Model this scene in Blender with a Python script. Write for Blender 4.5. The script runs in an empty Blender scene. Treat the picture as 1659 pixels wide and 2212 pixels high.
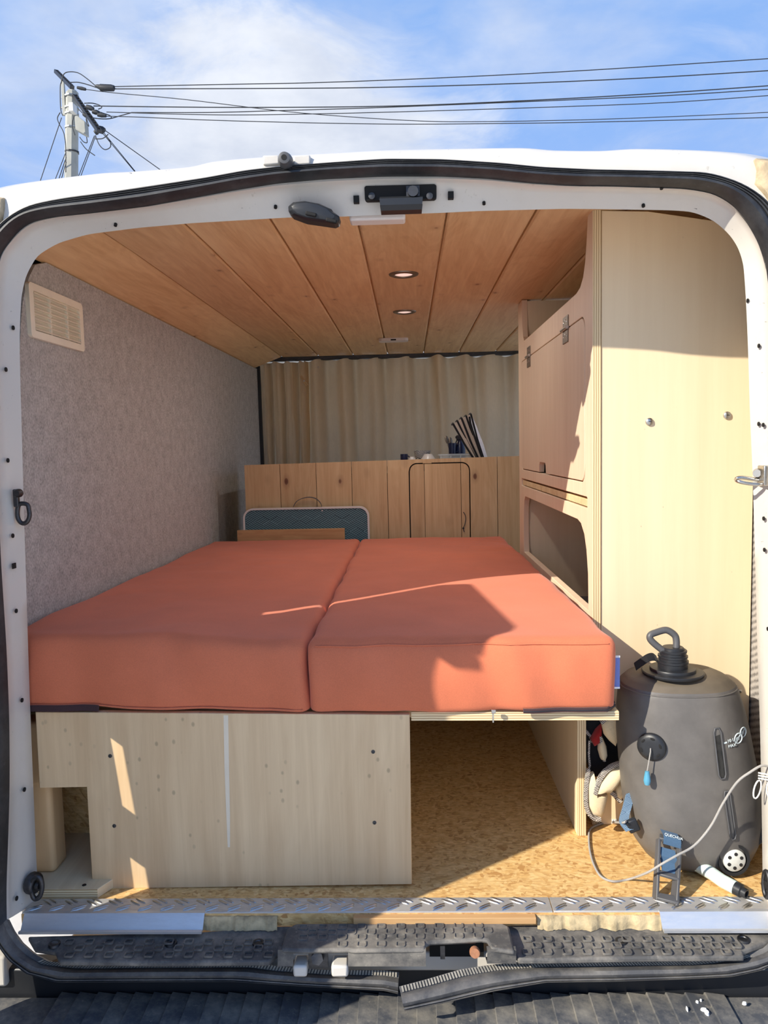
import bpy, bmesh, math, random
from mathutils import Vector, Matrix, noise
from mathutils.geometry import tessellate_polygon
random.seed(4)
SC = bpy.context.scene
COL = SC.collection

# ------------------------------------------------------------------ camera
F, CX, CY = 1661.0, 829.5, 1106.0            # focal length and centre for a 1659 x 2212 frame
EYE = Vector((0, 0, .85))
RIGHT = Vector((.99924199, .03147375, -.02290946))
DOWN = Vector((-.02011747, -.086328, -.99606363))
FWD = Vector((-.03332759, .99576949, -.08562939))
cam = bpy.data.cameras.new('camera')
cam_o = bpy.data.objects.new('camera', cam)
COL.objects.link(cam_o)
m = Matrix.Identity(4)
for i in range(3):
    m[i][0], m[i][1], m[i][2], m[i][3] = RIGHT[i], -DOWN[i], -FWD[i], EYE[i]
cam_o.matrix_world = m
cam.sensor_fit = 'HORIZONTAL'
cam.sensor_width = 36
cam.lens = F / 1659 * 36
cam.clip_start, cam.clip_end = .02, 500
SC.camera = cam_o

# ------------------------------------------------------------------ light and exposure
SUN_DIR = Vector((1.36, 1.0, -1.07)).normalized()
SUN_POWER = 4.8
SKY_POWER = .95
SC.view_settings.view_transform = 'Standard'
SC.view_settings.look = 'None'
SC.view_settings.exposure = 0.42
SC.view_settings.gamma = 1
SC.view_settings.use_curve_mapping = False

sun = bpy.data.lights.new('sun', 'SUN')
sun.energy = SUN_POWER
sun.angle = .0093
sun.color = (1, .93, .80)
sun_o = bpy.data.objects.new('sun', sun)
sun_o.rotation_euler = SUN_DIR.to_track_quat('-Z', 'Y').to_euler()
sun_o.location = (-8, -8, 8)
COL.objects.link(sun_o)

world = bpy.data.worlds.new('sky')
SC.world = world
world.use_nodes = True


class NT:
    """small node-tree writer"""
    def __init__(self, tree):
        self.t = tree
        self.n = tree.nodes
        self.l = tree.links

    def node(self, kind, **kw):
        nd = self.n.new(kind)
        for k, v in kw.items():
            if hasattr(nd, k) and k not in nd.inputs:
                setattr(nd, k, v)
            else:
                nd.inputs[k].default_value = v
        return nd

    def link(self, a, b):
        self.l.new(a, b)

    def sock(self, nd, key, val):
        if hasattr(val, 'is_linked'):
            self.link(val, nd.inputs[key])
        else:
            nd.inputs[key].default_value = val

    def math(self, op, a, b=None, clamp=False):
        nd = self.n.new('ShaderNodeMath')
        nd.operation = op
        nd.use_clamp = clamp
        self.sock(nd, 0, a)
        if b is not None:
            self.sock(nd, 1, b)
        return nd.outputs[0]

    def vmath(self, op, a, b=None):
        nd = self.n.new('ShaderNodeVectorMath')
        nd.operation = op
        self.sock(nd, 0, a)
        if b is not None:
            self.sock(nd, 1, b)
        return nd.outputs[0]

    def mix(self, fac, a, b, blend='MIX'):
        nd = self.n.new('ShaderNodeMix')
        nd.data_type = 'RGBA'
        nd.blend_type = blend
        nd.clamp_factor = True
        self.sock(nd, 0, fac)
        self.sock(nd, 6, a)
        self.sock(nd, 7, b)
        return nd.outputs[2]

    def ramp(self, fac, stops, interp='LINEAR'):
        nd = self.n.new('ShaderNodeValToRGB')
        cr = nd.color_ramp
        cr.interpolation = interp
        while len(cr.elements) < len(stops):
            cr.elements.new(.5)
        for e, (p, c) in zip(cr.elements, stops):
            e.position = p
            e.color = c if len(c) == 4 else (*c, 1)
        self.link(fac, nd.inputs[0])
        return nd.outputs[0]

    def noise(self, vec, scale, detail=3, rough=.5, dist=0):
        nd = self.node('ShaderNodeTexNoise')
        nd.inputs['Scale'].default_value = scale
        nd.inputs['Detail'].default_value = detail
        nd.inputs['Roughness'].default_value = rough
        nd.inputs['Distortion'].default_value = dist
        self.link(vec, nd.inputs['Vector'])
        return nd.outputs[0]


def G(v):
    return (v, v, v, 1)


def build_sky():
    t = NT(world.node_tree)
    t.n.clear()
    out = t.node('ShaderNodeOutputWorld')
    bg = t.node('ShaderNodeBackground')
    co = t.node('ShaderNodeTexCoord').outputs['Generated']
    sep = t.node('ShaderNodeSeparateXYZ')
    t.link(co, sep.inputs[0])
    z = sep.outputs[2]
    blue = t.ramp(t.math('MAXIMUM', z, 0.0), [(0, (.44, .57, .82, 1)), (.30, (.25, .41, .76, 1)),
                                             (.55, (.17, .35, .72, 1)), (1, (.09, .22, .56, 1))])
    # clouds laid out on a flat layer overhead
    zz = t.math('ADD', t.math('MAXIMUM', z, 0.0), .16)
    comb = t.node('ShaderNodeCombineXYZ')
    t.link(t.math('DIVIDE', sep.outputs[0], zz), comb.inputs[0])
    t.link(t.math('DIVIDE', sep.outputs[1], zz), comb.inputs[1])
    comb.inputs[2].default_value = 3.7
    lay = comb.outputs[0]
    big = t.noise(lay, 1.15, 7, .56, .25)
    wisp = t.noise(lay, 2.6, 8, .62, .6)
    # the white bank ahead, left of centre
    dv = t.node('ShaderNodeVectorMath', operation='DISTANCE')
    sc = t.vmath('MULTIPLY', co, (1.0, 1.0, 1.5))
    t.link(sc, dv.inputs[0])
    dv.inputs[1].default_value = (-.155, .905, .345 * 1.5)
    edge = t.math('ADD', dv.outputs['Value'], t.math('MULTIPLY', t.math('SUBTRACT', wisp, .5), .38))
    bank = t.ramp(edge, [(0, G(1)), (.12, G(.95)), (.30, G(0))], 'EASE')
    m1 = t.ramp(big, [(.48, G(0)), (.76, G(.75))], 'EASE')
    m2 = t.ramp(wisp, [(.42, G(0)), (.80, G(.42))], 'EASE')
    mask = t.math('MAXIMUM', t.math('MAXIMUM', m1, m2), bank)
    shade = t.ramp(t.noise(lay, 3.1, 5, .6), [(.3, (.50, .55, .66, 1)), (.65, (.72, .75, .81, 1))])
    col = t.mix(mask, blue, shade)
    col = t.mix(t.ramp(z, [(.0, G(1)), (.02, G(0))]), col, (.42, .45, .48, 1))
    t.link(col, bg.inputs[0])
    bg.inputs[1].default_value = SKY_POWER
    t.link(bg.outputs[0], out.inputs[0])


build_sky()


# ------------------------------------------------------------------ pixel of the photograph -> point at a known plane
def _ray(x, y):
    return RIGHT * ((x - CX) / F) + DOWN * ((y - CY) / F) + FWD


def PY(x, y, d):
    r = _ray(x, y)
    return EYE + r * (d / r.y)


def PX(x, y, X):
    r = _ray(x, y)
    return EYE + r * (X / r.x)


def PZ(x, y, z):
    r = _ray(x, y)
    return EYE + r * ((z - .85) / r.z)


# ------------------------------------------------------------------ mesh helpers
class MB:
    def __init__(self):
        self.v, self.f = [], []

    def add(self, vs, fs):
        k = len(self.v)
        self.v += [Vector(p) for p in vs]
        self.f += [tuple(i + k for i in f) for f in fs]
        return self

    def box(self, x0, x1, y0, y1, z0, z1):
        vs = [(x, y, z) for z in (z0, z1) for y in (y0, y1) for x in (x0, x1)]
        return self.add(vs, [(0, 2, 3, 1), (4, 5, 7, 6), (0, 1, 5, 4), (2, 6, 7, 3), (0, 4, 6, 2), (1, 3, 7, 5)])

    def obox(self, c, ax, ay, az, hx, hy, hz):
        c = Vector(c)
        vs = [c + ax * (sx * hx) + ay * (sy * hy) + az * (sz * hz) for sz in (-1, 1) for sy in (-1, 1) for sx in (-1, 1)]
        return self.add(vs, [(0, 2, 3, 1), (4, 5, 7, 6), (0, 1, 5, 4), (2, 6, 7, 3), (0, 4, 6, 2), (1, 3, 7, 5)])

    def loft(self, rings, closed=False, caps=False):
        n = len(rings[0])
        vs = [p for r in rings for p in r]
        fs = []
        for i in range(len(rings) - 1):
            for j in range(n if closed else n - 1):
                a, b = i * n + j, i * n + (j + 1) % n
                fs.append((a, b, b + n, a + n))
        if caps:
            fs.append(tuple(range(n - 1, -1, -1)))
            fs.append(tuple((len(rings) - 1) * n + j for j in range(n)))
        return self.add(vs, fs)

    def tube(self, pts, r, n=8, closed=False, squash=None):
        pts = [Vector(p) for p in pts]
        rs = r if isinstance(r, (list, tuple)) else [r] * len(pts)
        rings, up = [], None
        N = len(pts)
        for i, p in enumerate(pts):
            a = pts[(i - 1) % N] if (closed or i) else p
            b = pts[(i + 1) % N] if (closed or i < N - 1) else p
            tg = (b - a).normalized() if (b - a).length > 1e-9 else Vector((0, 0, 1))
            if up is None:
                up = tg.orthogonal().normalized()
            up = (up - tg * up.dot(tg))
            up = up.normalized() if up.length > 1e-6 else tg.orthogonal().normalized()
            sd = tg.cross(up)
            rings.append([p + (up * math.cos(2 * math.pi * k / n) + sd * math.sin(2 * math.pi * k / n)) * rs[i] for k in range(n)])
        if closed:
            rings.append(rings[0])
            return self.loft(rings, True)
        return self.loft(rings, True, True)

    def strap(self, pts, wid, thick, nrm):
        """flat band along pts; wid = width direction vectors or one vector"""
        rings = []
        for i, p in enumerate(pts):
            p = Vector(p)
            w = Vector(wid[i]) if isinstance(wid, list) else Vector(wid)
            nn = Vector(nrm[i]) if isinstance(nrm, list) else Vector(nrm)
            nn = nn.normalized() * thick / 2
            rings.append([p - w / 2 - nn, p + w / 2 - nn, p + w / 2 + nn, p - w / 2 + nn])
        return self.loft(rings, True, True)

    def lathe(self, prof, c, axis=(0, 0, 1), n=24, sx=1, sy=1, xdir=None):
        c, az = Vector(c), Vector(axis).normalized()
        ax = Vector(xdir) if xdir is not None else az.orthogonal()
        ax = (ax - az * ax.dot(az)).normalized()
        ay = az.cross(ax)
        rings = [[c + az * h + ax * (r * sx * math.cos(2 * math.pi * k / n)) + ay * (r * sy * math.sin(2 * math.pi * k / n))
                  for k in range(n)] for r, h in prof]
        return self.loft(rings, True, True)

    def prism(self, outer, holes, fn, t0, t1):
        """polygon (2D) with holes, mapped by fn(a, b, t), thick from t0 to t1"""
        loops = [outer] + list(holes)
        flat = [p for l in loops for p in l]
        tris = tessellate_polygon([[Vector((p[0], p[1], 0)) for p in l] for l in loops])
        n = len(flat)
        vs = [fn(p[0], p[1], t0) for p in flat] + [fn(p[0], p[1], t1) for p in flat]
        fs = [tuple(t) for t in tris] + [tuple(i + n for i in reversed(t)) for t in tris]
        k = 0
        for l in loops:
            L = len(l)
            for i in range(L):
                a, b = k + i, k + (i + 1) % L
                fs.append((a, b, b + n, a + n))
            k += L
        return self.add(vs, fs)


OFF = {}


def wpos(o):
    return OFF.get(o.name, Vector((0, 0, 0)))


def finish(me, ang, weld=0):
    bm = bmesh.new()
    bm.from_mesh(me)
    if weld:
        bmesh.ops.remove_doubles(bm, verts=bm.verts, dist=weld)
    bmesh.ops.recalc_face_normals(bm, faces=bm.faces)
    bm.to_mesh(me)
    bm.free()
    if ang is not None:
        me.polygons.foreach_set('use_smooth', [True] * len(me.polygons))
        me.set_sharp_from_angle(angle=math.radians(ang))


def obj(name, mb, mat, parent=None, ang=35, bevel=0, seg=2, kind=None, label=None, weld=0, sub=0, origin=None):
    if parent is not None:
        o0 = wpos(parent)
    elif origin is not None:
        o0 = Vector(origin)
    else:
        xs = [p.x for p in mb.v]; ys = [p.y for p in mb.v]; zs = [p.z for p in mb.v]
        o0 = Vector(((min(xs) + max(xs)) / 2, (min(ys) + max(ys)) / 2, min(zs)))
    me = bpy.data.meshes.new(name)
    me.from_pydata([tuple(p - o0) for p in mb.v], [], mb.f)
    me.materials.append(mat)
    finish(me, ang, weld)
    o = bpy.data.objects.new(name, me)
    COL.objects.link(o)
    OFF[o.name] = o0
    if parent is not None:
        o.parent = parent
    else:
        o.location = o0
    if bevel:
        b = o.modifiers.new('bevel', 'BEVEL')
        b.width, b.segments, b.limit_method, b.angle_limit = bevel, seg, 'ANGLE', math.radians(40)
    if sub:
        s = o.modifiers.new('subsurf', 'SUBSURF')
        s.levels = s.render_levels = sub
    if kind:
        o['kind'] = kind
    if label:
        o['label'] = label
    return o


def tag(o, label, cat, group=None):
    o['label'], o['category'] = label, cat
    if group:
        o['group'] = group
    return o


def thing(name, loc, label, cat, group=None):
    o = bpy.data.objects.new(name, None)
    o.empty_display_size = .05
    o.location = loc
    COL.objects.link(o)
    OFF[o.name] = Vector(loc)
    return tag(o, label, cat, group)


def text_part(name, body, size, origin, xdir, ydir, mat, parent, depth=.0003, align='LEFT'):
    cu = bpy.data.curves.new(name, 'FONT')
    cu.body, cu.size, cu.extrude, cu.align_x = body, size, depth, align
    cu.materials.append(mat)
    tmp = bpy.data.objects.new(name + '_outline', cu)
    me = bpy.data.meshes.new_from_object(tmp)
    bpy.data.objects.remove(tmp)
    o = bpy.data.objects.new(name, me)
    COL.objects.link(o)
    x = Vector(xdir).normalized()
    z = x.cross(Vector(ydir)).normalized()
    y = z.cross(x)
    mm = Matrix.Identity(4)
    p = Vector(origin) - wpos(parent)
    for i in range(3):
        mm[i][0], mm[i][1], mm[i][2], mm[i][3] = x[i], y[i], z[i], p[i]
    o.parent = parent
    o.matrix_local = mm
    return o


def resample(pts, n):
    pts = [Vector(p) for p in pts]
    d = [0]
    for a, b in zip(pts, pts[1:]):
        d.append(d[-1] + (b - a).length)
    out, j = [], 0
    for i in range(n):
        s = d[-1] * i / (n - 1)
        while j < len(pts) - 2 and d[j + 1] < s:
            j += 1
        k = (s - d[j]) / max(d[j + 1] - d[j], 1e-9)
        out.append(pts[j].lerp(pts[j + 1], min(max(k, 0), 1)))
    return out


def smooth_path(pts, n, closed=False):
    """Catmull-Rom through pts, n points per span"""
    pts = [Vector(p) for p in pts]
    N = len(pts)
    out = []
    for i in range(N if closed else N - 1):
        g = (lambda k: pts[k % N]) if closed else (lambda k: pts[min(max(k, 0), N - 1)])
        p0, p1, p2, p3 = g(i - 1), g(i), g(i + 1), g(i + 2)
        for k in range(n):
            t = k / n
            out.append(.5 * ((2 * p1) + (p2 - p0) * t + (2 * p0 - 5 * p1 + 4 * p2 - p3) * t * t + (3 * p1 - p0 - 3 * p2 + p3) * t ** 3))
    if not closed:
        out.append(pts[-1])
    return out


def rrect(a0, a1, b0, b1, r, n=6):
    out = []
    for (ca, cb, s) in ((a1 - r, b1 - r, 0), (a0 + r, b1 - r, 90), (a0 + r, b0 + r, 180), (a1 - r, b0 + r, 270)):
        for k in range(n + 1):
            an = math.radians(s + 90 * k / n)
            out.append((ca + r * math.cos(an), cb + r * math.sin(an)))
    return out


def fX(X):            # polygon in (y, z), thickness along x
    return lambda a, b, t: (X + t, a, b)


def fY(Y):            # polygon in (x, z), thickness along y
    return lambda a, b, t: (a, Y + t, b)


def fZ(Z):            # polygon in (x, y), thickness along z
    return lambda a, b, t: (a, b, Z + t)


# ------------------------------------------------------------------ materials
def lin(c):
    f = lambda u: u / 12.92 if u <= .04045 else ((u + .055) / 1.055) ** 2.4
    return tuple(f(x / 255) for x in c) + (1,)


def new_mat(name):
    mt = bpy.data.materials.new(name)
    mt.use_nodes = True
    t = NT(mt.node_tree)
    return mt, t, t.n['Principled BSDF']


def plain(name, c, rough=.5, metal=0, vary=.12, scale=14, bump=0, bscale=60, spec=.5, sheen=0):
    mt, t, p = new_mat(name)
    co = t.node('ShaderNodeTexCoord').outputs['Object']
    nz = t.noise(co, scale, 4, .6)
    base = lin(c)
    lo = tuple(x * (1 - vary) for x in base[:3]) + (1,)
    hi = tuple(min(x * (1 + vary), 1) for x in base[:3]) + (1,)
    t.link(t.ramp(nz, [(.3, lo), (.7, hi)]), p.inputs['Base Color'])
    p.inputs['Roughness'].default_value = rough
    p.inputs['Metallic'].default_value = metal
    p.inputs['Specular IOR Level'].default_value = spec
    if sheen:
        p.inputs['Sheen Weight'].default_value = sheen
        p.inputs['Sheen Roughness'].default_value = .6
    if bump:
        b = t.node('ShaderNodeBump')
        b.inputs['Strength'].default_value = bump
        b.inputs['Distance'].default_value = .002
        t.link(t.noise(co, bscale, 4, .6), b.inputs['Height'])
        t.link(b.outputs[0], p.inputs['Normal'])
    return mt


def wood(name, light, dark, axis, fine=90, broad=7, knots=.0, rough=.55, contrast=1.0, knot_col=(92, 52, 24), bands=.5, specks=0.0):
    """planed wood: grain runs along axis (0 x, 1 y, 2 z); every piece gets its own offset"""
    mt, t, p = new_mat(name)
    tc = t.node('ShaderNodeTexCoord').outputs['Object']
    rnd = t.node('ShaderNodeObjectInfo').outputs['Random']
    cb = t.node('ShaderNodeCombineXYZ')
    for i, k in enumerate((37.0, 21.0, 53.0)):
        t.link(t.math('MULTIPLY', rnd, k), cb.inputs[i])
    co = t.vmath('ADD', tc, cb.outputs[0])
    s = [1.0, 1.0, 1.0]
    s[axis] = .045
    st = t.vmath('MULTIPLY', co, tuple(s))
    s2 = [1.0, 1.0, 1.0]
    s2[axis] = .16
    st2 = t.vmath('MULTIPLY', co, tuple(s2))
    g1 = t.noise(st2, broad, 4, .55, .8)
    g2 = t.noise(st, fine, 5, .65, .3)
    # growth rings: bands of the broad field
    fr = t.math('FRACT', t.math('MULTIPLY', g1, 9.0))
    ring = t.math('ABSOLUTE', t.math('SUBTRACT', fr, .5))
    v = t.math('ADD', t.math('MULTIPLY', g2, .55), t.math('MULTIPLY', g1, .45))
    v = t.math('ADD', v, t.math('MULTIPLY', t.math('SUBTRACT', ring, .25), .22 * bands))
    k = .19 / max(contrast, .1)
    col = t.ramp(v, [(max(.5 - k, 0), lin(dark)), (min(.5 + k * .7, 1), lin(light))])
    hs = t.node('ShaderNodeHueSaturation')
    t.link(col, hs.inputs['Color'])
    t.link(t.math('ADD', t.math('MULTIPLY', rnd, .16), .92), hs.inputs['Value'])
    col = hs.outputs[0]
    if knots:
        s3 = [1.0, 1.0, 1.0]
        s3[axis] = .62
        kc = t.vmath('MULTIPLY', co, tuple(s3))
        vo = t.node('ShaderNodeTexVoronoi')
        vo.inputs['Scale'].default_value = 10.5
        t.link(t.vmath('ADD', kc, (0, 0, 0)), vo.inputs['Vector'])
        kd = t.math('ADD', vo.outputs['Distance'], t.math('MULTIPLY', t.math('SUBTRACT', g2, .5), .05))
        t2 = t.ramp(kd, [(0, G(1)), (knots * .7, G(.85)), (knots, G(.25)), (knots * 2.4, G(0))])
        col = t.mix(t2, col, lin(knot_col))
    if specks:
        s4 = [1.0, 1.0, 1.0]
        s4[axis] = .7
        vo = t.node('ShaderNodeTexVoronoi')
        vo.inputs['Scale'].default_value = 46
        t.link(t.vmath('MULTIPLY', co, tuple(s4)), vo.inputs['Vector'])
        t3 = t.ramp(vo.outputs['Distance'], [(0, G(.55)), (specks, G(.42)), (specks * 1.7, G(0))])
        cl = t.ramp(t.noise(co, 6, 2), [(.50, G(0)), (.58, G(1))])
        t3 = t.math('MULTIPLY', t3, cl)
        col = t.mix(t3, col, lin(tuple(int(c * .62) for c in dark)))
    t.link(col, p.inputs['Base Color'])
    p.inputs['Roughness'].default_value = rough
    b = t.node('ShaderNodeBump')
    b.inputs['Strength'].default_value = .12
    b.inputs['Distance'].default_value = .001
    t.link(g2, b.inputs['Height'])
    t.link(b.outputs[0], p.inputs['Normal'])
    return mt


def ply_edge(name, axis):
    mt, t, p = new_mat(name)
    co = t.node('ShaderNodeTexCoord').outputs['Object']
    sp3 = t.node('ShaderNodeSeparateXYZ')
    t.link(co, sp3.inputs[0])
    st = t.math('ADD', t.math('MULTIPLY', sp3.outputs[axis], 210.0), t.math('MULTIPLY', t.noise(co, 30, 2), .25))
    f = t.math('FRACT', st)
    t.link(t.ramp(f, [(.0, lin((238, 218, 176))), (.52, lin((230, 208, 164))), (.6, lin((178, 146, 104))), (.9, lin((188, 156, 112))), (1, lin((238, 218, 176)))]), p.inputs['Base Color'])
    p.inputs['Roughness'].default_value = .6
    return mt


def osb(name, light, mid, dark):
    mt, t, p = new_mat(name)
    co = t.node('ShaderNodeTexCoord').outputs['Object']
    w = t.noise(co, 6, 3)
    layers = []
    for i, (ang, sc, lx) in enumerate(((.35, 115, .11), (-.6, 130, .13), (1.25, 120, .12), (-.12, 170, .09))):
        mp = t.node('ShaderNodeMapping')
        mp.vector_type = 'TEXTURE'
        mp.inputs['Rotation'].default_value = (.5 * i, .3 * i, ang)
        mp.inputs['Scale'].default_value = (1 / lx, 1, 1)
        mp.inputs['Location'].default_value = (i * 3.1, i * 1.7, i)
        t.link(co, mp.inputs['Vector'])
        dis = t.node('ShaderNodeVectorMath', operation='ADD')
        t.link(mp.outputs[0], dis.inputs[0])
        nn = t.node('ShaderNodeTexNoise')
        nn.inputs['Scale'].default_value = 11
        t.link(co, nn.inputs['Vector'])
        t.link(t.vmath('MULTIPLY', nn.outputs['Color'], (.02, .02, .02)), dis.inputs[1])
        vo = t.node('ShaderNodeTexVoronoi')
        vo.inputs['Scale'].default_value = sc
        t.link(dis.outputs[0], vo.inputs['Vector'])
        sep = t.node('ShaderNodeSeparateColor')
        t.link(vo.outputs['Color'], sep.inputs[0])
        layers.append(sep.outputs)
    c = t.ramp(layers[0][0], [(0, lin(dark)), (.35, lin(mid)), (1, lin(light))])
    for L in layers[1:]:
        cc = t.ramp(L[0], [(0, lin(dark)), (.22, lin(mid)), (1, lin(light))])
        c = t.mix(t.ramp(L[1], [(.52, G(0)), (.56, G(.85))]), c, cc)
    fib = t.noise(t.vmath('MULTIPLY', co, (.25, 1, 1)), 240, 3)
    c = t.mix(t.ramp(fib, [(.35, G(.5)), (.55, G(0))]), c, lin(dark))
    t.link(c, p.inputs['Base Color'])
    p.inputs['Roughness'].default_value = .6
    b = t.node('ShaderNodeBump')
    b.inputs['Strength'].default_value = .35
    b.inputs['Distance'].default_value = .0015
    t.link(layers[1][0], b.inputs['Height'])
    t.link(b.outputs[0], p.inputs['Normal'])
    return mt


def carpet(name, c, c2, ribs=False):
    mt, t, p = new_mat(name)
    co = t.node('ShaderNodeTexCoord').outputs['Object']
    n1 = t.noise(co, 170, 4, .7)
    n2 = t.noise(co, 38, 3, .6)
    v = t.math('ADD', t.math('MULTIPLY', n1, .7), t.math('MULTIPLY', n2, .3))
    if ribs:
        wv = t.node('ShaderNodeTexWave')
        wv.inputs['Scale'].default_value = 55
        wv.inputs['Distortion'].default_value = 1.2
        mp = t.node('ShaderNodeMapping')
        mp.inputs['Rotation'].default_value = (.9, .4, .2)
        t.link(co, mp.inputs['Vector'])
        t.link(mp.outputs[0], wv.inputs['Vector'])
        v = t.math('ADD', t.math('MULTIPLY', v, .7), t.math('MULTIPLY', wv.outputs['Fac'], .3))
    t.link(t.ramp(v, [(.33, lin(c2)), (.62, lin(c))]), p.inputs['Base Color'])
    p.inputs['Roughness'].default_value = .95
    p.inputs['Specular IOR Level'].default_value = .1
    b = t.node('ShaderNodeBump')
    b.inputs['Strength'].default_value = .6
    b.inputs['Distance'].default_value = .003
    t.link(v, b.inputs['Height'])
    t.link(b.outputs[0], p.inputs['Normal'])
    return mt


def paint(name):
    mt, t, p = new_mat(name)
    co = t.node('ShaderNodeTexCoord').outputs['Object']
    d1 = t.noise(co, 9, 6, .7)
    d2 = t.noise(t.vmath('MULTIPLY', co, (1, 1, .35)), 60, 5, .7)
    c = t.mix(t.ramp(d1, [(.5, G(0)), (.78, G(.22))]), lin((210, 204, 194)), lin((182, 172, 152)))
    c = t.mix(t.ramp(d2, [(.66, G(0)), (.74, G(.45))]), c, lin((150, 140, 122)))
    sc = t.noise(t.vmath('MULTIPLY', co, (1, 1, 2.2)), 85, 3, .5, 1.5)
    c = t.mix(t.ramp(sc, [(.735, G(0)), (.76, G(.75))]), c, lin((96, 92, 88)))
    t.link(c, p.inputs['Base Color'])
    p.inputs['Roughness'].default_value = .32
    p.inputs['Coat Weight'].default_value = .25
    return mt


def fabric(name, c, bump=.25, scale=420, rough=.85):
    mt, t, p = new_mat(name)
    co = t.node('ShaderNodeTexCoord').outputs['Object']
    n1 = t.noise(co, scale, 2, .6)
    n2 = t.noise(co, 5, 4, .6)
    b0 = lin(c)
    v = t.math('ADD', t.math('MULTIPLY', n1, .4), t.math('MULTIPLY', n2, .6))
    t.link(t.ramp(v, [(.3, tuple(x * .86 for x in b0[:3]) + (1,)), (.7, tuple(min(1, x * 1.1) for x in b0[:3]) + (1,))]), p.inputs['Base Color'])
    p.inputs['Roughness'].default_value = rough
    p.inputs['Specular IOR Level'].default_value = .25
    p.inputs['Sheen Weight'].default_value = .15
    b = t.node('ShaderNodeBump')
    b.inputs['Strength'].default_value = bump
    b.inputs['Distance'].default_value = .001
    t.link(n1, b.inputs['Height'])
    t.link(b.outputs[0], p.inputs['Normal'])
    return mt


def curtain_mat(name, c):
    mt, t, p = new_mat(name)
    co = t.node('ShaderNodeTexCoord').outputs['Object']
    n1 = t.noise(t.vmath('MULTIPLY', co, (1, 1, .3)), 130, 3, .6)
    n2 = t.noise(co, 4, 4, .6)
    b0 = lin(c)
    v = t.math('ADD', t.math('MULTIPLY', n1, .35), t.math('MULTIPLY', n2, .65))
    col = t.ramp(v, [(.3, tuple(x * .85 for x in b0[:3]) + (1,)), (.7, b0)])
    df = t.node('ShaderNodeBsdfDiffuse')
    tr = t.node('ShaderNodeBsdfTranslucent')
    t.link(col, df.inputs[0])
    t.link(col, tr.inputs[0])
    mx = t.node('ShaderNodeMixShader')
    mx.inputs[0].default_value = .62
    t.link(df.outputs[0], mx.inputs[1])
    t.link(tr.outputs[0], mx.inputs[2])
    t.link(mx.outputs[0], t.n['Material Output'].inputs[0])
    return mt


def herringbone(name, c1, c2, scale=60, rough=.6):
    """woven pattern of short lines that change direction from block to block"""
    mt, t, p = new_mat(name)
    co = t.node('ShaderNodeTexCoord').outputs['Object']
    sp = t.node('ShaderNodeSeparateXYZ')
    t.link(co, sp.inputs[0])
    y = t.math('ADD', sp.outputs[2], t.math('MULTIPLY', sp.outputs[1], .7))
    u = t.math('ADD', sp.outputs[0], t.math('MULTIPLY', y, 1.7))
    v = t.math('SUBTRACT', sp.outputs[0], t.math('MULTIPLY', y, 1.7))
    bu = t.math('FLOOR', t.math('MULTIPLY', u, scale / 4.2))
    bv = t.math('FLOOR', t.math('MULTIPLY', v, scale / 4.2))
    par = t.math('MODULO', t.math('ADD', t.math('ABSOLUTE', t.math('ADD', bu, t.math('MULTIPLY', bv, 2.0))), .25), 3.0)
    pick = t.math('GREATER_THAN', par, 1.2)
    lu = t.math('FRACT', t.math('MULTIPLY', u, scale))
    lv = t.math('FRACT', t.math('MULTIPLY', v, scale))
    ln = t.math('ADD', t.math('MULTIPLY', pick, lu), t.math('MULTIPLY', t.math('SUBTRACT', 1.0, pick), lv))
    f = t.ramp(ln, [(.46, G(0)), (.54, G(1))])
    t.link(t.mix(f, lin(c1), lin(c2)), p.inputs['Base Color'])
    p.inputs['Roughness'].default_value = rough
    return mt


def foil(name):
    mt, t, p = new_mat(name)
    co = t.node('ShaderNodeTexCoord').outputs['Object']
    p.inputs['Base Color'].default_value = (.86, .90, .96, 1)
    p.inputs['Metallic'].default_value = .45
    p.inputs['Roughness'].default_value = .3
    b = t.node('ShaderNodeBump')
    b.inputs['Strength'].default_value = .9
    b.inputs['Distance'].default_value = .004
    t.link(t.noise(co, 130, 3, .7), b.inputs['Height'])
    t.link(b.outputs[0], p.inputs['Normal'])
    return mt


def metal(name, c, rough=.35, scratch=.3, metallic=1):
    mt, t, p = new_mat(name)
    co = t.node('ShaderNodeTexCoord').outputs['Object']
    n = t.noise(t.vmath('MULTIPLY', co, (.25, 1, 1)), 160, 4, .7)
    b0 = lin(c)
    t.link(t.ramp(n, [(.3, tuple(x * (1 - scratch) for x in b0[:3]) + (1,)), (.7, b0)]), p.inputs['Base Color'])
    t.link(t.ramp(n, [(.3, G(rough + .12)), (.7, G(rough))]), p.inputs['Roughness'])
    p.inputs['Metallic'].default_value = metallic
    return mt


def glow(name, c, power):
    mt, t, p = new_mat(name)
    p.inputs['Base Color'].default_value = lin(c)
    p.inputs['Emission Color'].default_value = lin(c)
    p.inputs['Emission Strength'].default_value = power
    p.inputs['Roughness'].default_value = .5
    return mt


def clear(name, c, alpha, rough=.15):
    mt, t, p = new_mat(name)
    p.inputs['Base Color'].default_value = lin(c)
    p.inputs['Roughness'].default_value = rough
    p.inputs['Alpha'].default_value = alpha
    return mt


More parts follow.
